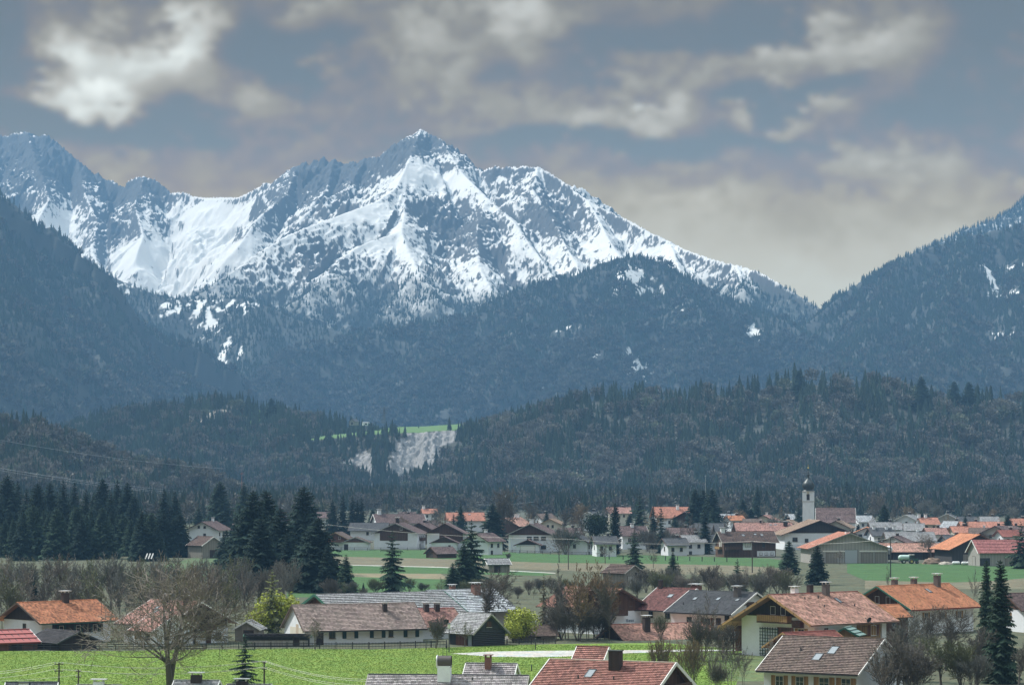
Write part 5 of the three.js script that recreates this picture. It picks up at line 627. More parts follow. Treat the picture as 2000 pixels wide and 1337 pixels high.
// houses farther back, where mostly roofs show: [label, px, ridge row, ridge length px, yaw, roof, wall, height]
for (const [lab, px, ry, lp, yaw, roof, wall, H = 8, wd = 11, ex = {}] of [
  ['grey gabled house at the foot of the church nave roof', 1638, 1016, 22, 66, RF.tan, WL.grey, 9],
  ['pale grey roofed house right of the church nave', 1686, 1006, 24, 10, RF.pale, WL.white, 8],
  ['long grey roof second in the stack of roofs right of the church', 1728, 1019, 60, 3, RF.grey, WL.white, 8],
  ['grey roofed house at the right end of the stacked grey roofs', 1785, 1021, 30, -6, RF.grey, WL.white, 8],
  ['wide low grey roof between grey barn and bare tree', 1775, 1038, 96, 2, RF.grey, WL.grey, 7.6, 12],
  ['darker grey roof with white chimneys above the wide low grey roof', 1720, 1030, 44, 8, RF.slate, WL.white, 8, 11, { chim: [[-3, 1, 1, 1, 'w'], [2, 1, 1, 1, 'w'], [5, 1, 1, 1, 'w']] }],
  ['white edged snow pale gable beyond the stacked grey roofs', 1776, 1004, 22, 60, RF.grey, WL.white, 9, 10, { trim: whiteTrim }],
  ['salmon roofed house with pale chimneys beyond the stacked grey roofs', 1812, 1010, 28, 6, RF.salmon2, WL.cream, 8.4, 11, { chim: [[-4, 0, 1.4, 1.2, 'w'], [-1, 0, 1.4, 1.2, 'w']] }],
  ['wide grey gable with white roof edge in the right background', 1852, 1002, 24, 74, RF.slate, WL.grey, 9.4, 15, { trim: whiteTrim }],
  ['light grey roof slope before the wide grey gable', 1862, 1017, 24, -30, RF.pale, WL.wood, 8, 10],
  ['small orange roof below the light grey roof slope', 1876, 1027, 28, 6, RF.salmon2, WL.cream, 7.5, 9],
  ['long salmon roof left of the thin radio mast', 1898, 1018, 46, 4, RF.salmon2, WL.white, 8],
  ['second salmon roof right of the thin radio mast', 1945, 1018, 32, -4, RF.salmon2, WL.white, 7.6],
  ['white gable house with brown roof among the right side salmon roofs', 1950, 1026, 34, 62, RF.mauve, WL.grey, 8.5, 12, { win: [['L', -2, 4.6, 1.1, 1.3, 'd'], ['L', 2, 4.6, 1.1, 1.3, 'd']] }],
  ['brownish roof before the salmon roofs near the right border', 1915, 1030, 38, -10, RF.brown2, WL.wood, 7.6],
  ['dull brown roof far right behind the border spruce', 1978, 1026, 26, 4, RF.mauve, WL.white, 8],
  ['bright salmon roof at the far right border', 1990, 1012, 44, 3, RF.salmon2, WL.cream, 8.6, 12],
  ['dark roofed house between grey barn and orange edged barn', 1862, 1044, 26, 12, RF.slate, WL.white, 6.6, 9],
  ['pale roofed house showing beside the dense dark conifers', 1418, 1003, 26, 10, RF.pale, WL.white, 8],
  ['small orange roofed house beside the dense dark conifers', 1434, 1006, 14, 20, RF.orange2, WL.white, 8, 8],
  ['pinkish gable peeping between two conifers left of the tower', 1497, 1005, 16, 64, RF.pink, WL.cream, 9, 9],
  ['pale long roof just left of the church tower', 1551, 1003, 30, 4, RF.pale, WL.white, 8],
  ['white edged roof behind the rounded pine', 1158, 998, 28, 56, RF.slate, WL.white, 9.4, 11, { trim: whiteTrim }],
  ['pale long roof behind the columnar cypress', 1208, 990, 44, 5, RF.pink, WL.cream, 9, 12],
  ['dark roofed house with white wall right of the rounded pine', 1180, 1046, 26, 8, RF.slate, WL.white, 7, 10],
  ['low white house between bare village trees', 1128, 1044, 22, 70, RF.slate, WL.white, 6.8, 10],
  ['dark low house right of the three window chalet', 1112, 1030, 26, 10, RF.mauve, WL.white, 7.4],
  ['grey brown roof below the dark gable of the inn', 1330, 1030, 50, -14, RF.mauve, WL.grey, 8.2, 12],
  ['white sided low house behind the garden trees below the inn', 1316, 1050, 24, 14, RF.slate, WL.white, 6, 9],
  ['dark house behind the leaning spruce at the village front', 945, 1040, 30, 50, RF.mauve, WL.white, 7.6, 11],
  ['small house with red roof and white chimney far behind the village front', 838, 993, 18, 10, RF.salmon2, WL.white, 8, 9, { chim: [[-3, 0, 1.6, 1.4, 'w']] }],
  ['dark roofed house far behind near the dark conifer', 795, 999, 24, 6, RF.mauve, WL.white, 8],
  ['small dark roofed house far behind the dark conifer', 985, 1000, 24, 20, RF.slate, WL.white, 8],
  ['brown roofed house behind the bare village trees', 1062, 1002, 26, 30, RF.brown2, WL.white, 8.4],
  ['dark gable house behind the tall left spruces', 553, 990, 26, 74, RF.slate, WL.wood, 9, 12],
  ['grey roofed house between the tall left spruces and the slim spruces', 632, 999, 22, 8, RF.mauve, WL.white, 8],
  ['pale roofed house seen over the left spruce grove', 281, 990, 26, 5, RF.pale, WL.white, 8],
  ['low pink roof beside the round dark conifer on the right', 1826, 1030, 24, 8, RF.pink, WL.white, 7.5, 9],
  ['slate roof peeping over the long salmon roof by the radio mast', 1888, 1008, 26, 5, RF.slate, WL.white, 8.4, 10],
  ['red roof right of the white gable house near the right border', 1968, 1034, 22, 14, RF.red2, WL.white, 7.2, 9],
  ['pale roof behind the second salmon roof at the right', 1932, 1008, 24, -8, RF.grey, WL.white, 8.2, 10],
  ['small brown gable between grey barn gable and stacked roofs', 1752, 1046, 14, 62, RF.mauve, WL.white, 6.6, 8],
  ['pale gable house behind the wide white walled barn', 1540, 1014, 20, 66, RF.tan, WL.white, 8.6, 10],
  ['brown roof house behind the dark conifer left of the tower', 1470, 1012, 26, -6, RF.brown2, WL.white, 8, 10],
  ['grey roof low between garden trees left of the timber chalet', 1352, 1044, 22, 10, RF.grey, WL.white, 6.8, 9],
  ['dark roofed house left of the spruce cluster beside the white gabled house', 462, 1012, 30, 12, RF.mauve, WL.white, 8],
  ['brown roof house between broad chalet and boarded chalet', 828, 1020, 26, 64, RF.mauve, WL.wood, 8.6, 10],
  ['dark roofed house with white wall left of the long dark chalet', 1370, 1024, 40, -10, RF.slate, WL.grey, 7.6],
]) {
  const D = (33 - H - .2) * F / (ry - 905) * (1), l = Math.max(7, lp / F * D / Math.max(.35, Math.abs(Math.cos(yaw * Math.PI / 180))) * (Math.abs(yaw) > 50 ? .45 : .92)), rise = wd * .23;
  vil({ label: lab, px, D, yaw, w: wd, l, eave: H - rise, rise, roof, wall, course: 1, chim: [[l * .2, -.4, 1.1, .9, (px % 2) ? 'w' : 'b']], win: W2(['F', -l * .25, H - rise - 1.7], ['F', l * .2, H - rise - 1.7], ['F', -l * .25, H - rise - 4.2], [yaw >= 0 ? 'L' : 'R', 0, H - rise - 1.5]), ...ex });
}
// ================= trees that stand singly =================
const barkMat = MAT(.085, .068, .055, .95), barkGrey = MAT(.13, .115, .10, .95), birchMat = MAT(.50, .49, .45, .8), twigMat = MAT(.12, .108, .09, .95), twigPale = MAT(.20, .17, .14, .95), twigGold = MAT(.20, .145, .085, .95), twigMoss = MAT(.13, .14, .07, .95), twigGrey = MAT(.15, .15, .13, .95);
const needle = (r, g, b) => new THREE.MeshPhysicalMaterial({ color: C(r, g, b), vertexColors: true, roughness: .95, specularIntensity: .15, side: THREE.DoubleSide });
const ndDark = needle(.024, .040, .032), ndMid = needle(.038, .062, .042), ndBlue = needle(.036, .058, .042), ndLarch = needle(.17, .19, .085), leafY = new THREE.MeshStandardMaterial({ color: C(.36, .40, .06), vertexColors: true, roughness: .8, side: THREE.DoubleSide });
function spruceGeos(seed, o = {}) {                          // height 1 m; every branch a drooping spray of twigs
  const r = rng(seed), W = o.w ?? .2, b = new TB(), whorls = o.whorls ?? 26, base = o.base ?? .07, per = o.per ?? 7, flat = o.flat ?? 1;
  for (let i = 0; i < whorls; i++) {
    const f = i / whorls, y = base + (.985 - base) * Math.pow(f, o.pack ?? .92), taper = o.column ? Math.pow(1 - f, .5) * (1 - .25 * Math.pow(1 - f, 5)) : Math.pow(1 - f, o.taper ?? .8), n = Math.max(4, Math.round(per * (1 - f * .35)));
    const gap = o.open ? (i % 2 ? .72 : 1.1) : 1;
    for (let k = 0; k < n; k++) {
      const a = (k + r() * .8 + i * .37) / n * 6.283, L = W * taper * (.72 + r() * .5) * gap + .012, up = o.column ? .5 : lerp(-.28, .5, Math.pow(f, 1.4)) + (r() - .5) * .16, ca = Math.cos(a), sa = Math.sin(a), yb = y + (r() - .5) * .02, tone = .65 + r() * .75;
      const pt = (s) => V(ca * L * s, yb + L * (up * s - .26 * s * s + (o.hook ?? .14) * s * s * s * s), sa * L * s), m = o.twigs ?? 5;
      for (let j = 0; j < m; j++) {
        const s = .10 + .9 * j / m, p = pt(s), e = pt(Math.min(1.06, s + .30)), q = L * (.34 - .2 * s) * (.7 + r() * .6) * flat + .004, droop = -q * (.35 + r() * .5);
        const t1 = V(e.x - sa * q, e.y + droop, e.z + ca * q), t2 = V(e.x + sa * q, e.y + droop, e.z - ca * q), th = L * .05 + .003;
        b.tri(V(p.x, p.y + th, p.z), t1, e).tri(V(p.x, p.y + th, p.z), e, t2);
        if (j % 2 === 0) b.tri(V(p.x - sa * q * .5, p.y, p.z + ca * q * .5), V(p.x + sa * q * .5, p.y, p.z - ca * q * .5), V(e.x, e.y + droop * 1.5 - q * .4, e.z));
      }
      b.col(tone, tone * (.96 + r() * .08), tone * .96);
    }
  }
  b.tri(V(-.012, .965, 0), V(.012, .965, 0), V(0, 1, 0)).tri(V(0, .965, -.012), V(0, .965, .012), V(0, 1, 0)); b.col(1, 1, 1);
  const g = b.geo(), trunk = new THREE.CylinderGeometry(.003, .016, .95, 7).translate(0, .475, 0);
  return [trunk, g];
}
const SPR = { a: spruceGeos(101, { w: .21, whorls: 30 }), b: spruceGeos(102, { w: .19, whorls: 32, per: 8 }), c: spruceGeos(103, { w: .235, whorls: 28, per: 8 }), dense: spruceGeos(104, { w: .23, whorls: 34, per: 9, taper: .62 }), dense2: spruceGeos(105, { w: .25, whorls: 34, per: 9, taper: .7 }), open: spruceGeos(106, { w: .26, whorls: 16, per: 6, open: 1, twigs: 6, taper: .75 }), slim: spruceGeos(107, { w: .115, whorls: 32, per: 7, taper: .6 }), col: spruceGeos(108, { w: .125, whorls: 40, per: 8, column: 1, base: .02 }), giant: spruceGeos(109, { w: .125, whorls: 52, per: 8, taper: .62, base: .03 }), thin: spruceGeos(110, { w: .22, whorls: 18, per: 4, open: 1, twigs: 5 }) };
function spruce(kind, px, top, base, label, o = {}) {
  const D = o.D ?? depthOf(base), p = at(px, 900, D), hh = at(px, top, D).y; p.y = 0;
  const t = thing(o.name ?? 'spruce_tree', label, o.cat ?? 'conifer', p, rng(px * 7 + top)() * 6.28, o.group), [tr, cr] = SPR[kind], W = o.wide ?? 1;
  const a = part('trunk', tr, barkMat, t), c = part('crown', cr, o.mat ?? ndDark, t); a.scale.set(hh, hh, hh); c.scale.set(hh * W, hh, hh * W); return t;
}
// leafless trees: limbs fork down to twigs
function bareGeos(seed, o = {}) {
  const r = rng(seed), big = new TB(), twig = new TB(), maxL = o.levels ?? 5, fork = o.fork ?? 3.2;
  const up = V(0, 1, 0);
  function limb(b, p, q, ra, rb, n) { const d = q.clone().sub(p).normalize(), e = (Math.abs(d.y) > .9 ? V(1, 0, 0) : up.clone()).cross(d).normalize(), f = d.clone().cross(e); for (let i = 0; i < n; i++) { const a = i / n * 6.283, c = (i + 1) / n * 6.283, A = (t, R, P) => P.clone().addScaledVector(e, Math.cos(t) * R).addScaledVector(f, Math.sin(t) * R); if (rb < .0006) b.tri(A(a, ra, p), A(c, ra, p), q); else b.quad(A(a, ra, p), A(c, ra, p), A(c, rb, q), A(a, rb, q)); } }
  function grow(p, d, L, rad, lev) {
    const segs = lev < 2 ? 4 : lev < maxL - 1 ? 3 : 2, b = lev < 3 ? big : twig; let q = p.clone(), dir = d.clone(), ra = rad;
    for (let s = 0; s < segs; s++) {
      const wob = .16 + lev * .05; dir.add(V((r() - .5) * wob, (r() - .5) * wob + (o.rise ?? .06) * (lev > 0 ? 1 : .2) - (o.weep ?? 0) * lev * .06, (r() - .5) * wob)).normalize();
      const nx = q.clone().addScaledVector(dir, L / segs), last = lev >= maxL && s === segs - 1, rb = last ? 0 : Math.max(o.tip ?? .0009, rad * (1 - .62 * (s + 1) / segs)); limb(b, q, nx, ra, rb, lev < 2 ? 6 : lev < 3 ? 4 : 3); q = nx; ra = rb;
      if (lev < maxL && (s > 0 || lev > 0)) { const n = (lev === 0 ? (o.limbs ?? 3.2) : fork) / segs * 1.25, c = Math.floor(n) + (r() < n % 1 ? 1 : 0); for (let k = 0; k < c; k++) { const ax = V(r() - .5, r() - .5, r() - .5).cross(dir).normalize(), an = (o.spread ?? .75) * (.55 + r() * .7), nd = dir.clone().multiplyScalar(Math.cos(an)).addScaledVector(ax, Math.sin(an)); grow(q.clone(), nd.normalize(), L * (o.ratio ?? .66) * (.65 + r() * .55), Math.max(o.tip ?? .0009, ra * (.5 + r() * .2)), lev + 1); } }
    }
    if (lev < maxL) grow(q, dir, L * .6, ra, lev + 1);
  }
  for (let i = 0; i < (o.stems ?? 1); i++) { const a = r() * 6.28, s = o.stems > 1 ? (o.lean ?? .28) : .05; grow(V(Math.cos(a) * .015 * (o.stems > 1 ? 1 : 0), 0, Math.sin(a) * .015 * (o.stems > 1 ? 1 : 0)), V(Math.cos(a) * s * r(), 1, Math.sin(a) * s * r()).normalize(), o.trunk ?? .34, (o.rad ?? .018) * (.75 + r() * .4), 0); }
  const gs = [big.geo(), twig.geo()]; let top = 0; for (const g of gs) { const p = g.attributes.position; for (let i = 0; i < p.count; i++) top = Math.max(top, p.getY(i)); } for (const g of gs) { g.scale(1 / top, 1 / top, 1 / top); g.userData = {}; } return gs;
}
const BT = { big: bareGeos(201, { levels: 5, trunk: .27, limbs: 5.5, fork: 2.45, spread: .95, rad: .014, stems: 3, lean: .32, ratio: .68, tip: .0009 }), oak: bareGeos(202, { levels: 5, trunk: .3, limbs: 4, fork: 3.1, spread: .8, rad: .02, tip: .0018 }), alder: bareGeos(203, { levels: 4, trunk: .55, limbs: 7, fork: 3.3, spread: .65, rad: .011, ratio: .46, tip: .0030 }), alder2: bareGeos(204, { levels: 4, trunk: .5, limbs: 8, fork: 3.2, spread: .6, rad: .010, ratio: .5, stems: 2, lean: .12, tip: .0030 }), alder3: bareGeos(205, { levels: 4, trunk: .45, limbs: 8, fork: 3.4, spread: .75, rad: .011, ratio: .5, tip: .0030 }), birch: bareGeos(206, { levels: 5, trunk: .5, limbs: 8, fork: 3.2, spread: .6, rad: .009, ratio: .5, weep: .3, tip: .0034 }), bush: bareGeos(207, { levels: 4, trunk: .4, limbs: 4, fork: 3.0, spread: .55, rad: .009, stems: 9, lean: .6, ratio: .62, tip: .0030 }), bush2: bareGeos(208, { levels: 3, trunk: .45, limbs: 4, fork: 3.4, spread: .5, rad: .008, stems: 12, lean: .55, ratio: .6, tip: .0034 }), fruit: bareGeos(209, { levels: 4, trunk: .3, limbs: 5, fork: 3.0, spread: .95, rad: .022, ratio: .68, tip: .0026 }), sapling: bareGeos(210, { levels: 4, trunk: .55, limbs: 6, fork: 2.6, spread: .55, rad: .009, stems: 2, lean: .2, ratio: .5, tip: .0024 }) };
function bare(kind, px, top, base, label, o = {}) {
  const D = o.D ?? depthOf(base), p = at(px, 900, D), hh = at(px, top, D).y; p.y = 0;
  const t = thing(o.name ?? 'bare_tree', label, o.cat ?? 'tree', p, o.turn ?? rng(px * 3 + top)() * 6.28, o.group), [a, b] = BT[kind], W = o.wide ?? 1;
  const q = part('trunk', a, o.bark ?? barkGrey, t), c = part('crown', b, o.mat ?? twigMat, t); q.scale.set(hh * W, hh, hh * W); c.scale.set(hh * W, hh, hh * W); return t;
}
function leafCloud(seed, n, size) { const r = rng(seed), b = new TB(); for (let i = 0; i < n; i++) { const a = r() * 6.28, u = r() * 2 - 1, q = Math.pow(r(), .4), s = Math.sqrt(1 - u * u), lump = 1 + .35 * n3(Math.cos(a) * s * 2, u * 2, Math.sin(a) * s * 2 + seed), c = V(Math.cos(a) * s * q * .42 * lump, .56 + u * q * .42 * lump, Math.sin(a) * s * q * .42 * lump), d = V(r() - .5, r() - .5, r() - .5).normalize().multiplyScalar(size * (.5 + r())), e = V(r() - .5, r() - .5, r() - .5).cross(d).normalize().multiplyScalar(size * .5), k = .6 + r() * .7; b.tri(c.clone().add(e), c.clone().sub(e), c.clone().add(d)); b.col(k, k, k * .8); } return b.geo(); }
const leaves1 = leafCloud(3, 3200, .045), leaves2 = leafCloud(4, 2600, .05);

// ---- the dense spruce grove on the left ----
{
  const G = 'spruces of the dense grove at the left edge', r = rng(301);
  const ORD = 'first second third fourth fifth sixth seventh eighth ninth tenth eleventh twelfth thirteenth fourteenth fifteenth sixteenth seventeenth'.split(' '); const gx = [14, 34, 52, 73, 97, 123, 145, 168, 200, 229, 248, -8, 112, 183, 62, 216, 262].sort((a, b) => a - b);
  for (const [px, top, k] of [[14, 926, 'dense'], [34, 938, 'b'], [52, 952, 'a'], [73, 942, 'dense'], [97, 941, 'dense2'], [123, 936, 'a'], [145, 941, 'b'], [168, 955, 'a'], [200, 933, 'dense'], [229, 936, 'b'], [248, 941, 'dense2'], [-8, 935, 'b'], [112, 958, 'a'], [183, 960, 'b'], [62, 965, 'a'], [216, 958, 'a'], [262, 968, 'dense']]) spruce(k, px, top, 1062 + r() * 14, ORD[gx.indexOf(px)] + ' tall spruce from the left in the dense left grove', { group: G, wide: 1.05 });
  for (let i = 0; i < 34; i++) { const px = -14 + i * 9.6 + r() * 6; spruce(['a', 'c', 'dense', 'dense2', 'b'][i % 5], px, 984 + r() * 34 + Math.max(0, px - 250) * .12, 1082 + r() * 14, 'smaller lighter spruce in the front rows of the left grove', { group: 'smaller spruces fronting the left grove', mat: i % 3 ? ndMid : ndDark, wide: 1.15, name: 'spruce_tree' }); }
  for (const [px, top] of [[320, 953], [342, 958]]) spruce('b', px, top, 1066, px < 330 ? 'left of two taller spruces at the right end of the left grove' : 'right of two taller spruces at the right end of the left grove', { wide: 1.1 });
  for (let i = 0; i < 7; i++) spruce(['dense', 'c', 'dense2'][i % 3], 286 + i * 11, 1000 + (i * 37) % 22, 1088, 'dark spruce closing the right end of the left grove', { group: 'spruces at the right end of the left grove', mat: ndDark, wide: 1.2 });
}
// ---- spruces between grove and village ----
for (const [k, px, top, base, label, w, m] of [
  ['dense', 429, 938, 1052, 'tall spruce right behind the white gabled house', 1.3, ndBlue], ['c', 476, 941, 1050, 'paler spruce left behind the big black spruce cluster', 1.1, ndBlue], ['a', 388, 985, 1050, 'small hazy spruce left behind the white gabled house', 1.2, ndBlue],
  ['dense2', 494, 956, 1140, 'left taller spire of the big black spruce cluster', 1.25], ['dense', 520, 955, 1136, 'right taller spire of the big black spruce cluster', 1.2], ['dense2', 548, 990, 1142, 'right shoulder spruce of the big black cluster', 1.4], ['c', 468, 990, 1120, 'left shoulder spruce of the big black cluster', 1.25], ['dense2', 443, 1034, 1108, 'low wide spruce at the left foot of the black cluster', 1.5], ['dense2', 510, 1010, 1150, 'front middle spruce filling the big black cluster', 1.5], ['c', 562, 1040, 1148, 'lowest right spruce of the big black cluster', 1.3],
  ['dense', 594, 947, 1122, 'tall broad spruce standing alone between cluster and village', 1.15], ['dense2', 622, 1008, 1156, 'wide dark spruce at the right foot of the tall broad spruce', 1.5], ['c', 598, 1030, 1150, 'middle dark spruce before the tall broad spruce', 1.4], ['c', 640, 1060, 1158, 'lower right spruce before the tall broad spruce', 1.2],
  ['b', 649, 974, 1050, 'leftmost and broadest of the five slim village spruces', 1.25], ['slim', 670, 965, 1050, 'second from left of the five slim village spruces', 1.3], ['slim', 688, 968, 1048, 'tall middle one of the five slim village spruces', 1.5], ['slim', 698, 975, 1048, 'fourth from left of the five slim village spruces', 1.1], ['slim', 706, 972, 1048, 'rightmost of the five slim village spruces', 1.3],
  ['c', 676, 1082, 1160, 'small bushy spruce before the tan field strips', 1.25, ndMid], ['open', 766, 1034, 1158, 'lone spruce with widely layered branches before the broad chalet', 1.15, ndMid], ['b', 710, 1137, 1160, 'tiny young spruce at the field edge', 1],
  ['open', 921, 1013, 1148, 'big leaning spruce with wide left skirt before the village', 1.25, ndMid], ['c', 906, 1058, 1152, 'shorter spruce forming the left skirt of the big leaning spruce', 1.5, ndMid], ['c', 884, 1098, 1156, 'lowest spruce left of the big leaning spruce', 1.5, ndMid],
  ['dense2', 962, 982, 1074, 'broad dark conifer in the village with bare branches above it', 1.35], ['slim', 886, 1003, 1050, 'tiny pointed conifer before the salmon roof', 1.2],
  ['col', 1202, 981, 1084, 'narrow columnar cypress standing in the village', 1], ['open', 1249, 962, 1066, 'airy spruce right of the columnar cypress', 1.0, ndBlue], ['slim', 1276, 988, 1072, 'slim dark spruce left before the inn roof', 1.1], ['thin', 1291, 983, 1080, 'very slim open spruce before the inn wall', .62], ['open', 1239, 1032, 1116, 'layered spruce in the field before the columnar cypress', 1.15, ndMid],
  ['dense', 1358, 953, 1046, 'left of the three dense dark conifers right of the inn', 1.1], ['dense2', 1374, 955, 1046, 'middle of the three dense dark conifers right of the inn', 1.1], ['dense2', 1391, 953, 1050, 'right and broadest of the three dense dark conifers by the inn', 1.2], ['slim', 1376, 993, 1082, 'slim spruce before the three dense dark conifers', 1.4],
  ['dense2', 1451, 974, 1034, 'dark conifer behind the long dark timber chalet', 1.3], ['dense', 1466, 993, 1034, 'smaller conifer right beside the dark conifer behind the timber chalet', 1.5], ['b', 1479, 953, 1022, 'hazy tall spruce behind the village left of the tower', 1.4, ndBlue], ['dense', 1537, 1003, 1040, 'dark conifer left below the church tower', 1.3, ndBlue],
  ['c', 1314, 1077, 1152, 'spreading spruce among the bushes below the village field', 1.2, ndMid], ['open', 1440, 1090, 1160, 'small dark spruce among the bushes below the timber chalet', 1, ndMid], ['open', 1483, 1106, 1160, 'young open spruce right of the small dark spruce', .9, ndMid],
  ['dense2', 1541, 1055, 1122, 'round bushy spruce before the white walled barn', 1.3, ndMid], ['dense2', 1596, 1063, 1142, 'pointed dark spruce before the big grey barn', 1.15],
  ['dense', 1676, 1022, 1052, 'small dark conifer among the stacked roofs', 1.3], ['dense', 1808, 1024, 1052, 'round dark conifer between stacked roofs and orange barn', 1.6, ndBlue], ['dense', 1831, 1016, 1046, 'taller dark conifer before the wide grey gable', 1.1, ndBlue],
  ['giant', 1953, 1092, 1334, 'tallest black columnar spruce at the right edge', 1.1, ndMid], ['giant', 1926, 1092, 1300, 'second columnar spruce left beside the tallest one', .8, ndMid], ['open', 1994, 1017, 1110, 'spruce cut by the right border before the pink roofed barn', 1.2, ndMid],
  ['thin', 480, 1236, 1342, 'thin scruffy young spruce before the meadow left of the wired pole', 1.35, ndMid], ['b', 68, 1128, 1230, 'dark leaning spruce behind the orange roofed house', .9, ndDark],
  ['a', 1655, 935, 1000, 'tall hazy spruce behind the church nave', 1.3, ndBlue], ['a', 1622, 955, 1000, 'lower hazy spruce right of the onion dome', 1.4, ndBlue],
]) spruce(k, px, top, base, label, { wide: w, mat: m, name: k === 'col' ? 'cypress_tree' : 'spruce_tree', cat: k === 'col' ? 'cypress' : 'conifer' });
for (const [px, top, D, lab] of [[1800, 733, 3090, 'leftmost tall spruce on the crest of the wooded hill'], [1864, 743, 3070, 'left of two round spruces standing clear on the hill crest'], [1893, 743, 3070, 'right of two round spruces standing clear on the hill crest'], [530, 775, 3560, 'single spruce rising from the crest of the wooded knoll'], [1560, 722, 3130, 'dark spruce at the highest point of the wooded hill']]) {
  const p = at(px, top, D), m = D > 3300 ? knollMesh : hillMesh, y = m.sample(p.x, p.z)[0], hh = Math.max(14, p.y - y), t = thing('spruce_tree', lab, 'conifer', V(p.x, y - .5, p.z), px), [a, c] = SPR.dense; const q = part('trunk', a, barkMat, t), k = part('crown', c, ndBlue, t); q.scale.set(hh, hh, hh); k.scale.set(hh * 1.3, hh, hh * 1.3);
}
// the pine with a rounded crown on a bare trunk
{ const base = 1078, D = depthOf(base), p = at(1166, 900, D), hh = at(1166, 1002, D).y; p.y = 0; const t = thing('pine_tree', 'rounded pine with bare trunk in the village', 'conifer', p); part('trunk', new THREE.CylinderGeometry(.14, .24, hh * .9, 8).translate(0, hh * .45, 0), barkMat, t); const c = part('crown', leafCloud(8, 3600, .05), ndBlue, t); c.scale.set(hh * .8, hh * .72, hh * .8); c.position.y = hh * .30; }

// ---- leafless and budding trees ----
bare('big', 338, 1072, 1352, 'big spreading leafless tree with several trunks in the left foreground', { wide: 1.3, mat: twigPale, turn: 1.0 });
bare('oak', 946, 1108, 1240, 'dark twin stemmed leafless tree behind the log hut', { wide: 1.0, bark: barkMat });
bare('bush', 852, 1196, 1266, 'rounded many stemmed bush at the corner of the white farmhouse', { cat: 'bush', name: 'bare_bush', wide: .8 });
bare('fruit', 616, 1204, 1268, 'leaning leafless fruit tree before the left end of the farmhouse', { wide: 1.0, mat: twigPale });
bare('fruit', 908, 1212, 1262, 'low pale green budding tree left of the log hut', { wide: 1.1, mat: twigMoss });
for (const [px, top, w, k, m, lab] of [[1098, 1098, .62, 'birch', twigGrey, 'leftmost grey birch of the brownish group behind the shed'], [1124, 1096, .6, 'birch', twigGold, 'white stemmed birch in the middle of the brownish group'], [1146, 1092, .7, 'birch', twigGold, 'golden brown crowned birch of the group behind the shed'], [1172, 1090, .72, 'birch', twigGold, 'broadest golden brown birch of the group'], [1190, 1110, .6, 'birch', twigMat, 'rightmost birch of the brownish group'], [1110, 1150, .8, 'alder3', twigMat, 'low dark tree under the brownish birches'], [1150, 1160, .8, 'alder3', twigMat, 'second low dark tree under the brownish birches'], [1085, 1160, .7, 'alder2', twigMat, 'low tree at the left foot of the brownish birches'], [1180, 1168, .8, 'alder3', twigMat, 'low tree at the right foot of the brownish birches'], [1134, 1120, .9, 'alder3', twigGold, 'dense brown tree low in the middle of the birches'], [1160, 1116, .9, 'alder3', twigGold, 'dense brown tree low right of the middle birch'], [1104, 1126, .9, 'alder3', twigMat, 'dense brown tree low left among the birches'], [1182, 1128, .85, 'alder3', twigGold, 'dense brown tree low at the right of the birches'], [1128, 1176, 1, 'bush', twigMat, 'dark bush at the foot of the middle birches'], [1166, 1182, 1, 'bush', twigMat, 'dark bush at the foot of the right birches'], [1096, 1182, 1, 'bush', twigMat, 'dark bush at the foot of the left birches']]) bare(k, px, top, 1252 - (px % 7), lab, { wide: w * 1.25, mat: m, bark: lab.includes('white stemmed') ? birchMat : barkGrey });
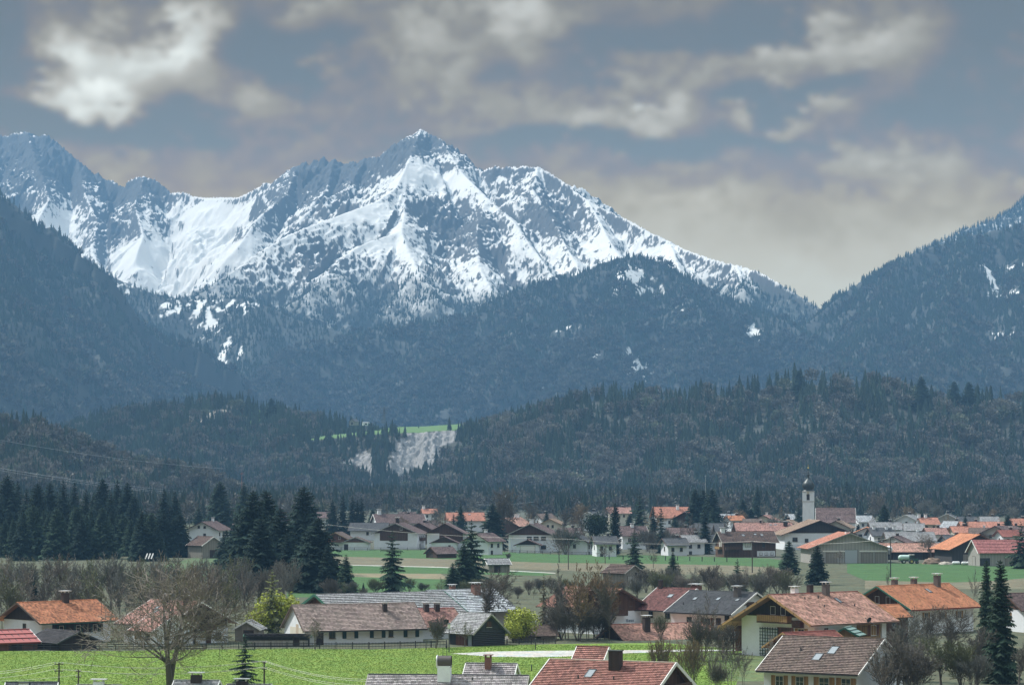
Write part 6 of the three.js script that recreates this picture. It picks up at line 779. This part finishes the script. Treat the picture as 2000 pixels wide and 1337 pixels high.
for (const [px, top, base, k, w, m, lab] of [
  [1386, 1146, 1262, 'alder', .8, twigMat, 'slender leafless tree before the grey half of the double house'], [1364, 1180, 1258, 'sapling', 1.0, twigMat, 'small leafless tree left of the slender one before the double house'], [1290, 1196, 1252, 'bush2', .8, twigMoss, 'yellow tinged shrub before the red half of the double house'],
  [1290, 1238, 1340, 'bush2', .75, twigGold, 'light brown sapling thicket left of the lawn'], [1326, 1234, 1345, 'sapling', .9, twigGold, 'tall brown twiggy sapling before the drive'], [1352, 1240, 1350, 'bush2', .7, twigGold, 'second light brown sapling thicket before the drive'], [1386, 1246, 1356, 'sapling', 1, twigMat, 'dark sapling standing before the lawn'], [1424, 1232, 1352, 'sapling', 1.1, twigMat, 'dark forked tree before the white chalet'], [1452, 1258, 1350, 'sapling', 1, twigMat, 'lower forked tree before the trellis'], [1400, 1290, 1350, 'bush', .9, twigMat, 'dense dark bush right of the nearest red roof'], [1372, 1200, 1290, 'bush', .9, twigMat, 'dark bush beside the timber carport of the chalet'], [1412, 1212, 1286, 'bush', .9, twigMat, 'second dark bush beside the timber carport of the chalet'],
  [1516, 1236, 1352, 'alder2', .9, twigPale, 'thin pale tree before the grey brown roof'], [1546, 1262, 1350, 'bush2', .8, twigPale, 'pale thicket before the wall of the grey brown roofed house'], [1576, 1280, 1345, 'bush2', .8, twigPale, 'low pale thicket before the shuttered windows'],
  [1748, 1196, 1330, 'oak', .95, twigGrey, 'grey leafless tree right of the grey brown roof'], [1776, 1180, 1290, 'alder3', 1, twigGrey, 'leafless tree under the orange roofed chalet'], [1812, 1178, 1300, 'oak', .9, twigMat, 'dark leafless tree before the orange roofed chalet wall'], [1846, 1186, 1310, 'oak', 1, twigMat, 'wide leafless tree left of the columnar spruces'], [1790, 1226, 1345, 'oak', 1.0, twigGrey, 'spreading grey tree in the right foreground thicket'], [1836, 1236, 1350, 'oak', 1.1, twigMoss, 'moss green leafless tree in the right foreground thicket'], [1876, 1240, 1350, 'bush', .9, twigMoss, 'moss green bush in the right foreground thicket'], [1906, 1222, 1340, 'oak', 1.0, twigMat, 'dark tree before the columnar spruces in the thicket'], [1770, 1280, 1352, 'bush', 1.0, twigMoss, 'low mossy bush at the bottom of the thicket'], [1730, 1258, 1372, 'bush2', .9, twigGrey, 'grey bush at the corner of the grey brown roofed house'], [1752, 1228, 1374, 'oak', .9, twigMat, 'dark leafless tree before the right gable of the grey brown roofed house'], [1716, 1246, 1378, 'alder3', .9, twigPale, 'pale twiggy tree before the right end of the grey brown roof'], [1778, 1246, 1370, 'bush', 1.1, twigMat, 'dark bush right of the grey brown roofed house'], [1900, 1270, 1352, 'bush', 1, twigGrey, 'grey bush below the columnar spruces'], [1988, 1250, 1345, 'oak', .9, twigMat, 'leafless tree at the lower right border'],
  [974, 946, 1072, 'oak', .8, twigMat, 'bare crown rising behind the broad dark conifer'], [1092, 1040, 1098, 'fruit', .9, twigMat, 'crooked fruit tree left in the village field'], [1182, 1058, 1100, 'fruit', 1, twigMat, 'fruit tree in the field before the columnar cypress'], [1276, 1078, 1108, 'fruit', 1.1, twigMat, 'small round fruit tree right of the layered field spruce'], [992, 1078, 1094, 'bush', 1, twigMat, 'bush beside the square white garage'],
  [1726, 962, 1030, 'oak', 1.1, twigMat, 'wide leafless tree behind the stacked grey roofs'], [1818, 1040, 1096, 'oak', 1.1, twigPale, 'pale leafless tree before the wide low grey roof'], [1640, 1072, 1102, 'fruit', 1, twigPale, 'small tree before the doors of the big grey barn'], [1736, 1100, 1160, 'alder', .6, twigMat, 'slender tree beside the power pole on the right'], [1900, 1104, 1190, 'alder', .6, twigMat, 'slender leafless tree left of the columnar spruces in the field'],
  [1100, 985, 1050, 'oak', .9, twigMat, 'leafless village tree behind the cream gabled house'], [1136, 980, 1050, 'oak', 1, twigGold, 'reddish leafless village tree left of the rounded pine'], [1042, 976, 1040, 'oak', .9, twigMat, 'leafless village tree behind the chalet with three windows'], [1122, 1020, 1078, 'oak', .9, twigMat, 'dark leafless tree before the low white village house'], [1352, 1000, 1078, 'alder3', .8, twigMat, 'tall leafless tree before the dark inn gable'], [1328, 1022, 1080, 'alder3', 1, twigMat, 'leafless garden tree below the inn'], [1300, 1030, 1082, 'alder3', 1, twigMat, 'leafless garden tree right of the layered field spruce'], [1268, 1028, 1080, 'alder2', 1, twigMat, 'leafless garden tree behind the fence posts'],
  [528, 1118, 1232, 'alder', .8, twigMat, 'leafless tree behind the budding yellow tree'],
]) bare(k, px, top, base, lab, { wide: w, mat: m, cat: /bush|shrub|thicket/.test(lab) ? 'bush' : 'tree', name: /bush|shrub|thicket/.test(lab) ? 'bare_bush' : 'bare_tree' });
for (let i = 0; i < 12; i++) bare(['alder3', 'oak', 'alder2'][i % 3], 470 + i * 8.5, 1080 + (i * 37) % 40, 1176 + (i * 13) % 30, 'grey leafless tree in the belt behind the budding yellow tree', { group: 'leafless trees behind the budding yellow tree', wide: .9, mat: i % 2 ? twigGrey : twigMat });
{ // alder belt behind the left houses
  const r = rng(402);
  for (let i = 0; i < 30; i++) bare(['alder2', 'alder', 'alder3'][i % 3], -20 + i * 17 + r() * 12, 1078 + r() * 24, 1146 + r() * 14, 'leafless alder in the hindmost row of the belt below the spruce grove', { group: 'alders in the hindmost row of the left belt', wide: 1.1 + r() * .3, mat: [twigGrey, twigMat, twigMoss][i % 3] });
  for (let i = 0; i < 58; i++) { const px = -20 + (i % 29) * 17.6 + r() * 12, row = i < 29 ? 0 : 1; bare(['alder', 'alder2', 'alder3'][i % 3], px, (row ? 1098 : 1072) + r() * 26, (row ? 1222 : 1180) + r() * 14, row ? 'leafless alder in the front of the belt behind the left houses' : 'leafless alder in the back of the belt behind the left houses', { group: row ? 'alders in front of the left belt' : 'alders at the back of the left belt', wide: 1.0 + r() * .3, mat: [twigMat, twigGrey, twigMoss, twigGrey, twigPale][(i * 7) % 5] }); }
  // bushes along the near edge of the fields
  for (let i = 0; i < 60; i++) { const px = 640 + i * 15.4 + r() * 8; if (px > 700 && px < 960 && i % 2) continue; const hi = px > 1250; bare(['bush', 'bush2', 'alder3'][i % 3], px, (hi ? 1096 : 1122) + r() * 26, 1156 + r() * 16, 'brownish leafless bush in the row between fields and houses', { cat: 'bush', name: 'bare_bush', group: 'bushes between the fields and the near houses', wide: 1.15, mat: [twigMat, twigGrey, twigMoss, twigPale][(i * 3) % 4] }); }
  // orchard trees round the village front
  for (let i = 0; i < 26; i++) { const px = 1090 + i * 13 + r() * 8; bare(['alder3', 'bush', 'oak'][i % 3], px, 1024 + r() * 30, 1066 + r() * 18, 'leafless garden tree before the village houses below the inn', { group: 'garden trees below the inn', wide: 1.1, mat: [twigMat, twigGrey, twigMat][i % 3] }); }
  for (let i = 0; i < 30; i++) { const px = 600 + i * 47 + r() * 30; bare(['alder3', 'oak'][i % 2], px, 972 + r() * 20, 1010 + r() * 24, 'leafless tree along the far side of the village', { group: 'trees along the far side of the village', wide: 1.2, mat: i % 2 ? twigGrey : twigMat }); }
}
{ const mk = (px, top, base, lab, g, w, name) => { const D = depthOf(base), p = at(px, 900, D), hh = at(px, top, D).y; p.y = 0; const t = thing(name, lab, name === 'budding_bush' ? 'bush' : 'tree', p, px), [a] = BT.bush, q = part('trunk', a, barkMat, t), c = part('crown', g, leafY, t); q.scale.set(hh * .7, hh * .9, hh * .7); c.scale.set(hh * w, hh, hh * w); return t; };
  mk(544, 1156, 1238, 'bright yellow green budding tree left of the grey farm gable', leaves1, 1.35, 'budding_tree'); mk(512, 1186, 1240, 'lower left part tree of the yellow green budding trees', leaves2, 1.3, 'budding_tree'); mk(578, 1176, 1236, 'right end tree of the yellow green budding trees by the gable', leaves2, 1.1, 'budding_tree'); mk(1018, 1184, 1252, 'round yellow green budding bush right behind the log hut', leaves2, 1.15, 'budding_bush'); mk(1002, 1212, 1254, 'smaller yellow green bush at the left foot of the round one', leaves1, 1.2, 'budding_bush'); }
spruce('thin', 532, 1110, 1240, 'pale green feathery larch beside the yellow green tree', { name: 'larch_tree', mat: ndLarch, wide: 1.05 });
spruce('thin', 1062, 1120, 1240, 'thin pale larch left of the brownish birches', { name: 'larch_tree', mat: needle(.12, .11, .07), wide: .6 });
{ // trees between the village houses
  const r = rng(509);
  for (let i = 0; i < 46; i++) { const px = 725 + i * 27.5 + r() * 16, base = 1026 + r() * 36, k = (base - 905) / 33, top = base - k * (8 + r() * 6); i % 3 ? bare(['oak', 'alder3'][i % 2], px, top, base, 'leafless tree standing between the village houses', { group: 'leafless trees between the village houses', wide: 1.15, mat: [twigMat, twigGrey, twigGold][i % 3] }) : spruce(['dense', 'c', 'b'][(i / 3 | 0) % 3], px, top - 8, base, 'small dark conifer standing between the village houses', { group: 'small conifers between the village houses', wide: 1.25, mat: ndBlue }); }
}
// ================= fences, poles, lines and small things =================
const postWood = MAT(.11, .10, .09, .95), postDark = MAT(.045, .045, .05, .9), wireMat = MAT(.60, .60, .55, .5, { metalness: .3 }), insulMat = MAT(.55, .55, .52, .4);
function fence(label, pts, o = {}) {
  const P = pts.map(([a, b]) => gnd(a, b)), t = thing('fence', label, 'fence', P[0].clone()), h = o.h ?? 1.2, pg = box(o.pw ?? .14, h + .12, o.pw ?? .14, 0, h / 2 - .05, 0), stuff = [];
  for (let i = 0; i + 1 < P.length; i++) { const L = P[i].distanceTo(P[i + 1]), n = Math.max(1, Math.round(L / (o.step ?? 3))), a = Math.atan2(-(P[i + 1].z - P[i].z), P[i + 1].x - P[i].x);
    for (let k = 0; k <= n; k++) { if (k === n && i + 2 < P.length) continue; const p = P[i].clone().lerp(P[i + 1], k / n).sub(P[0]), m = part('post', pg, o.mat ?? postWood, t); m.position.copy(p); m.rotation.y = a; }
    for (const y of o.rails ?? [.45, 1.0]) { const m = part('rail', box(L, o.rh ?? .09, .05, L / 2, y, .1), o.mat ?? postWood, t); m.position.copy(P[i]).sub(P[0]); m.rotation.y = a; }
    if (o.pickets) { const g = box(.05, h - .15, .03), mm = []; for (let x = .1; x < L; x += o.pickets) { const q = g.clone(); q.translate(x, h / 2, .15); mm.push(q); } const m = part('pickets', mergeGeometries(mm), o.mat ?? postWood, t); m.userData.kind = 'stuff'; m.position.copy(P[i]).sub(P[0]); m.rotation.y = a; } }
  return t;
}
fence('dark board fence along the left edge of the near meadow', [[-30, 1270], [225, 1270], [400, 1269]], { mat: postDark, step: 2.9, h: 1.15, rails: [.3, .7, 1.1], rh: .16 });
fence('dark picket fence before the long white farmhouse', [[402, 1268], [560, 1267], [720, 1267], [872, 1263]], { mat: postDark, step: 2.8, h: 1.25, pickets: .28 });
fence('low picket fence right of the log hut', [[990, 1258], [1085, 1257]], { mat: postDark, step: 2.5, h: 1, pickets: .28 });
fence('thin post fence along the village edge behind the fields', [[640, 1074], [900, 1075], [1090, 1083], [1200, 1084]], { mat: postDark, step: 5, h: 1.1 });
fence('row of field posts below the village gardens', [[1190, 1092], [1300, 1094], [1420, 1097]], { mat: postDark, step: 5.5, h: 1.5, rails: [], pw: .22 });
fence('pale rail fence along the gardens below the inn', [[1262, 1078], [1400, 1083], [1400, 1084]], { mat: postWood, step: 4, h: 1.2, rails: [.4, .8, 1.15], rh: .14 });
fence('rail fence along the drive before the white chalet', [[1330, 1276], [1480, 1275]], { mat: postWood, step: 2.6, h: 1, rails: [.4, .9] });
// wired poles on the meadow
function pole(px, top, D, label, arms, o = {}) {
  const p = at(px, 900, D); p.y = 0; const hh = at(px, top, D).y, t = thing(o.name ?? 'utility_pole', label, 'pole', p, o.turn ?? 0);
  part('pole', new THREE.CylinderGeometry(o.r ?? .11, (o.r ?? .11) * 1.35, hh, 8).translate(0, hh / 2, 0), o.mat ?? barkMat, t);
  for (const [dy, L] of arms) { const c = part('crossarm', box(L, .12, .12, 0, hh - dy, .12), o.mat ?? barkMat, t); for (const s of [-1, 1]) part('insulator', new THREE.CylinderGeometry(.07, .09, .24, 8).translate(s * L * .44, hh - dy + .18, .12), insulMat, c); }
  return { t, top: (dy, s = 0, L = 0) => V(p.x + s * L * .44, hh - dy + .28, p.z + .12), hh, p };
}
function wire(label, a, b, sag, r = .02, mat = wireMat, name = 'overhead_wire') { const pts = []; for (let i = 0; i <= 14; i++) { const t = i / 14, p = a.clone().lerp(b, t); p.y -= sag * 4 * t * (1 - t); pts.push(p); } const m = part(name, new THREE.TubeGeometry(new THREE.CatmullRomCurve3(pts), 28, r, 4), mat); tag(m, label, 'wire'); return m; }
{
  const A = pole(117, 1293, 447, 'wired wooden pole with two crossarms in the lower left meadow', [[.25, 1.3], [1.25, 1.3]]), B = pole(155, 1307, 440, 'shorter pole with small crossarms right of the two armed pole', [[.25, .6], [1.05, .6]], { r: .09 }), Cc = pole(517, 1291, 446, 'wired pole standing in the meadow below the farmhouse', [[.2, .5], [1.1, .7]], { r: .10 });
  const E = (px, py, D) => at(px, py, D);
  wire('upper wire from the left border to the two armed pole', E(-40, 1314, 452), A.top(.25, -1, 1.3), .25); wire('second upper wire from the left border to the two armed pole', E(-40, 1318, 455), A.top(.25, 1, 1.3), .3); wire('lower wire from the left border to the two armed pole', E(-40, 1326, 450), A.top(1.25, -1, 1.3), .25);
  wire('upper wire between the two armed pole and the meadow pole', A.top(.25, -1, 1.3), Cc.top(.2, -1, .5), .9); wire('second upper wire between the two armed pole and the meadow pole', A.top(.25, 1, 1.3), Cc.top(.2, 1, .5), 1.0); wire('lower wire between the two armed pole and the meadow pole', A.top(1.25, -1, 1.3), Cc.top(1.1, -1, .7), .8); wire('second lower wire between the two armed pole and the meadow pole', A.top(1.25, 1, 1.3), Cc.top(1.1, 1, .7), .9);
  wire('upper wire falling from the meadow pole to the grey roof', Cc.top(.2, 1, .5), E(730, 1326, 424), .7); wire('second upper wire falling from the meadow pole to the grey roof', Cc.top(.2, -1, .5), E(726, 1330, 426), .7); wire('lower wire falling from the meadow pole to the grey roof', Cc.top(1.1, 1, .7), E(720, 1338, 420), .6); wire('second lower wire falling from the meadow pole to the grey roof', Cc.top(1.1, -1, .7), E(714, 1342, 420), .6);
  wire('thin wire from the short pole to the left border', E(-40, 1330, 445), B.top(1.05, -1, .6), .2, .014);
}
{ // pole with small lantern box and the field posts
  const p = gnd(877, 1274), t = thing('lamp_post', 'lamp post with pale lantern head before the round bush', 'lamp post', p); part('post', new THREE.CylinderGeometry(.07, .10, 4.3, 8).translate(0, 2.15, 0), darkMetal, t); const hd = part('lantern', mergeGeometries([box(.5, .75, .5, 0, 4.6, 0)]), MAT(.72, .74, .74, .4), t); part('lantern_roof', new THREE.ConeGeometry(.5, .3, 4).rotateY(Math.PI / 4).translate(0, 5.13, 0), darkMetal, hd); part('litter_bin', new THREE.CylinderGeometry(.2, .16, .55, 10).translate(-.45, 1.0, 0), postDark, t);
  for (const [px, py, hgt, lab] of [[1046, 1268, 1.9, 'thin dark post beside the gravel patch'], [1038, 1310, .9, 'short dark post in the meadow before the red roof'], [832, 1269, 1.4, 'small post at the fence end near the round bush']]) { const q = gnd(px, py), m = thing('marker_post', lab, 'post', q); part('post', new THREE.CylinderGeometry(.08, .09, hgt, 8).translate(0, hgt / 2, 0), postDark, m); part('post_cap', new THREE.SphereGeometry(.11, 8, 6).translate(0, hgt, 0), darkMetal, m); }
  const P = pole(1739, 1051, depthOf(1128), 'tall bare power pole before the farm sheds on the right', [[.3, 2.6], [1.2, .8]], { r: .13, mat: darkMetal }), P2 = pole(1469, 1056, depthOf(1118), 'dark power pole before the long timber chalet', [[.3, 1.2]], { r: .14 }), P3 = pole(1110, 1052, depthOf(1112), 'pole rising behind the brownish birches', [[.3, .8]], { r: .11 });
  const P0 = pole(640, 1024, 1180, 'pole hidden among the slim spruces carrying the village line', [[.3, 1]], { r: .1 });
  wire('long wire crossing the village front from left to middle', P0.top(.3), P3.top(.3), 1.2, .035); wire('long wire crossing the village front from middle to right', P3.top(.3), P2.top(.3), 1.2, .035); wire('wire between the right village poles', P2.top(.3), P.top(.3), 1.2, .035);
}
// pylons, masts and high lines
function pylon(px, base, top, D, label, ground) {
  const p = at(px, base, D), hh = at(px, top, D).y - p.y, t = thing('power_pylon', label, 'pylon', p, .5), m = MAT(.10, .11, .12, .6), w = hh * .09, legs = [];
  const strut = (a, b, r) => { const d = b.clone().sub(a), g = new THREE.CylinderGeometry(r, r, d.length(), 5); g.translate(0, d.length() / 2, 0); g.applyQuaternion(new THREE.Quaternion().setFromUnitVectors(V(0, 1, 0), d.normalize())); g.translate(a.x, a.y, a.z); return g; };
  const R = hh * .012; for (const [a, b] of [[-1, -1], [1, -1], [1, 1], [-1, 1]]) part('leg', strut(V(a * w, 0, b * w), V(a * w * .12, hh, b * w * .12), R), m, t);
  for (let i = 0; i < 8; i++) { const y0 = hh * i / 8, y1 = hh * (i + 1) / 8, k0 = w * lerp(1, .12, i / 8), k1 = w * lerp(1, .12, (i + 1) / 8); legs.push(strut(V(-k0, y0, k0), V(k1, y1, k1), R * .6), strut(V(k0, y0, k0), V(-k1, y1, k1), R * .6), strut(V(-k0, y0, -k0), V(k1, y1, -k1), R * .6), strut(V(k0, y0, -k0), V(k0 * -1, y0, k0), R * .5)); }
  part('bracing', mergeGeometries(legs), m, t); for (const [f, L] of [[.62, .5], [.76, .62], [.9, .44]]) part('crossarm', mergeGeometries([strut(V(-hh * L * .5, hh * f, 0), V(hh * L * .5, hh * f, 0), R * .9), strut(V(-hh * L * .5, hh * f, 0), V(0, hh * (f + .06), 0), R * .6), strut(V(hh * L * .5, hh * f, 0), V(0, hh * (f + .06), 0), R * .6)]), m, t);
  return t;
}
pylon(750, 826, 794, 3370, 'lattice power pylon on the green terrace above the scarp'); pylon(485, 790, 759, 3640, 'lattice pylon behind the crest of the wooded knoll');
for (const [a, b, c, d, D0, D1, s, lab] of [[-60, 902, 440, 969, 1900, 2300, 3, 'uppermost bright power line sagging across the left slope'], [-60, 907, 440, 971, 1900, 2300, 3, 'second bright power line across the left slope'], [-60, 905, 440, 966, 1920, 2320, 2, 'third power line across the left slope'], [-60, 848, 440, 915, 2000, 2400, 3, 'faint upper power line crossing the left bank'], [930, 985, 1100, 969, 2000, 2100, 2, 'thin bright line behind the village centre']]) wire(lab, at(a, b, D0), at(c, d, D1), s, .07, MAT(.42, .44, .46, .6), 'power_line');
function masty(px, top, base, D, r, lab, mat, y = 0) { const p = at(px, 900, D); p.y = y; const hh = at(px, top, D).y - y, t = thing('radio_mast', lab, 'mast', p); part('mast', new THREE.CylinderGeometry(r * .6, r, hh, 6).translate(0, hh / 2, 0), mat, t); part('antenna', box(r * 6, r * 1.6, r * 1.6, 0, hh * .97, 0), mat, t); return t; }
masty(1910, 890, 1010, 1760, .09, 'very thin tall radio mast at the right before the wooded hill', darkMetal); masty(1378, 927, 1000, 1700, .12, 'short white radio mast above the dense dark conifers', tinMat); masty(472, 922, 1000, 1900, .3, 'reddish lattice mast behind the left spruces', MAT(.28, .12, .10, .7)); masty(628, 986, 1020, 1700, .12, 'thin pole left of the slim spruces', tinMat);
// hut and shelter on the terrace
{ const s = at(691, 822, 3420); house({ name: 'hut', cat: 'hut', label: 'small dark hut on the terrace at the end of the wooded knoll', px: 691, D: 3420, y: s.y - 4, yaw: 60, w: 7, l: 8, eave: 3.6, rise: 2.8, roof: RF.slate, wall: WL.greywood, course: 2, og: .5, oe: .5, doors: [['L', 0, 0, 2, 2.4, WL.dark]] });
  const q = at(714, 827, 3400); house({ name: 'hut', cat: 'hut', label: 'tiny pale shelter on the green terrace beside the dark hut', px: 714, D: 3400, y: q.y - 1.5, yaw: 10, w: 4, l: 7, eave: 2.2, rise: 1, roof: RF.pale, wall: WL.white, course: 2, og: .3, oe: .3, doors: [['F', 0, 0, 2, 1.8, WL.dark]] }); }
// round white tank, slurry tanker, tractor, heaps and wrapped bales by the farm sheds
{ const D = depthOf(1098); let p = at(1736, 900, D); p.y = 0; const t = thing('storage_tank', 'white round tank standing beside the power pole at the farm sheds', 'tank', p); part('dome', new THREE.SphereGeometry(1.25, 24, 12, 0, 6.3, 0, 1.7).translate(0, 4.3, 0), MAT(.80, .82, .84, .5), t); part('neck', new THREE.CylinderGeometry(1.24, .5, 1.4, 24).translate(0, 3.45, 0), MAT(.62, .66, .72, .5), t); for (const [a, b] of [[-1, -1], [1, -1], [1, 1], [-1, 1]]) part('leg', new THREE.CylinderGeometry(.09, .09, 3.1, 6).translate(a * .5, 1.4, b * .5), darkMetal, t);
  p = at(1768, 900, depthOf(1100)); p.y = 0; const k = thing('slurry_tanker', 'pale green slurry tanker trailer before the open farm shed', 'trailer', p, .05); part('barrel', new THREE.CapsuleGeometry(.95, 3.0, 8, 18).rotateZ(Math.PI / 2).translate(0, 1.9, 0), MAT(.50, .66, .60, .45), k); part('chassis', box(4.6, .25, .8, 0, .85, 0), darkMetal, k); for (const s of [-1, 1]) { const w = part('wheel', new THREE.TorusGeometry(.5, .2, 8, 18), postDark, k); w.position.set(-.6, .65, s * .9); part('rim', new THREE.CylinderGeometry(.34, .34, .22, 14).rotateX(Math.PI / 2), tinMat, w); } part('drawbar', box(1.6, .14, .14, 2.7, .75, 0), darkMetal, k);
  p = at(1783, 900, depthOf(1100.5)); p.y = 0; const q = thing('tractor', 'dark green tractor hitched right of the slurry tanker', 'tractor', p, .05); part('bonnet', new THREE.BoxGeometry(1.7, .8, .9).translate(.9, 1.25, 0), MAT(.02, .09, .05, .5), q); const cab = part('cab', mergeGeometries([box(1.4, .9, 1.3, -.5, 1.3, 0), box(.1, 1.2, .1, .15, 2.3, .6), box(.1, 1.2, .1, .15, 2.3, -.6), box(.1, 1.2, .1, -1.15, 2.3, .6), box(.1, 1.2, .1, -1.15, 2.3, -.6)]), MAT(.02, .08, .05, .5), q); part('windscreen', box(1.3, 1.1, 1.2, -.5, 2.3, 0), glassMat, cab); part('cab_roof', box(1.7, .16, 1.6, -.5, 2.98, 0), MAT(.70, .72, .70, .5), cab); for (const [x, r, s] of [[-.6, .78, 1], [-.6, .78, -1], [1.3, .48, 1], [1.3, .48, -1]]) { const w = part('wheel', new THREE.TorusGeometry(r - .2, .22, 8, 20), postDark, q); w.position.set(x, r, s * .85); part('rim', new THREE.CylinderGeometry(r * .5, r * .5, .26, 14).rotateX(Math.PI / 2), MAT(.5, .42, .1, .6), w); }
  const heapG = (s) => { const g = new THREE.SphereGeometry(1, 20, 10, 0, 6.3, 0, 1.57), a = g.attributes.position; for (let i = 0; i < a.count; i++) { const k = 1 + .22 * n3(a.getX(i) * 2 + s, a.getY(i) * 2, a.getZ(i) * 2); a.setXYZ(i, a.getX(i) * k, a.getY(i) * k, a.getZ(i) * k); } g.computeVertexNormals(); return g; };
  for (const [px, base, w, hh, m, lab] of [[1822, 1101, 3.2, 1.9, MAT(.24, .17, .13, 1), 'brown earth heap before the farm shed'], [1848, 1102, 2.4, .9, MAT(.42, .38, .33, 1), 'low pale gravel heap before the dark boarded barn']]) { const z = gnd(px, base), g = part(lab.includes('brown') ? 'earth_heap' : 'gravel_heap', heapG(px), m); g.position.copy(z); g.scale.set(w, hh, 2); tag(g, lab, 'heap'); }
  for (const [px, base, w, lab] of [[1868, 1102.5, 2.0, 'largest white wrapped bale group left before the dark barn'], [1884, 1103, 1.1, 'small white wrapped bale left of the pink roofed barn'], [1893, 1103, 1.3, 'middle white wrapped bale before the pink roofed barn'], [1903, 1103, 1.2, 'right white wrapped bale at the corner of the pink roofed barn']]) { const z = gnd(px, base), t2 = thing('wrapped_bale', lab, 'bale', z); part('bale', new THREE.CapsuleGeometry(.55, w * .8, 6, 14).rotateZ(Math.PI / 2).translate(0, .58, 0), MAT(.80, .81, .82, .45), t2); part('film_edge', new THREE.TorusGeometry(.56, .03, 6, 18).rotateY(Math.PI / 2).translate(w * .3, .58, 0), MAT(.66, .68, .70, .45), t2); }
  // white beehive rack seen against the grove
  const z = gnd(291, 1101), b = thing('panel_rack', 'small tilted white rack standing before the left spruce grove', 'rack', z); for (let i = 0; i < 3; i++) { const s = part('panel', box(.4, 2.2, .06, 0, 0, 0), whiteTrim, b); s.position.set((i - 1) * .95, 2.6, 0); s.rotation.set(-.6, 0, -.25); } for (const s of [-1, 1]) part('leg', box(.1, 2.6, .1, s * 1.2, 1.3, -.3), postWood, b);
}

// ---------- picture ----------
const renderer = new THREE.WebGLRenderer({ antialias: true });
renderer.setSize(1024, 684); renderer.toneMapping = THREE.LinearToneMapping; renderer.toneMappingExposure = EXPOSURE;
renderer.shadowMap.enabled = true; renderer.shadowMap.type = THREE.PCFSoftShadowMap;
renderer.render(scene, camera);
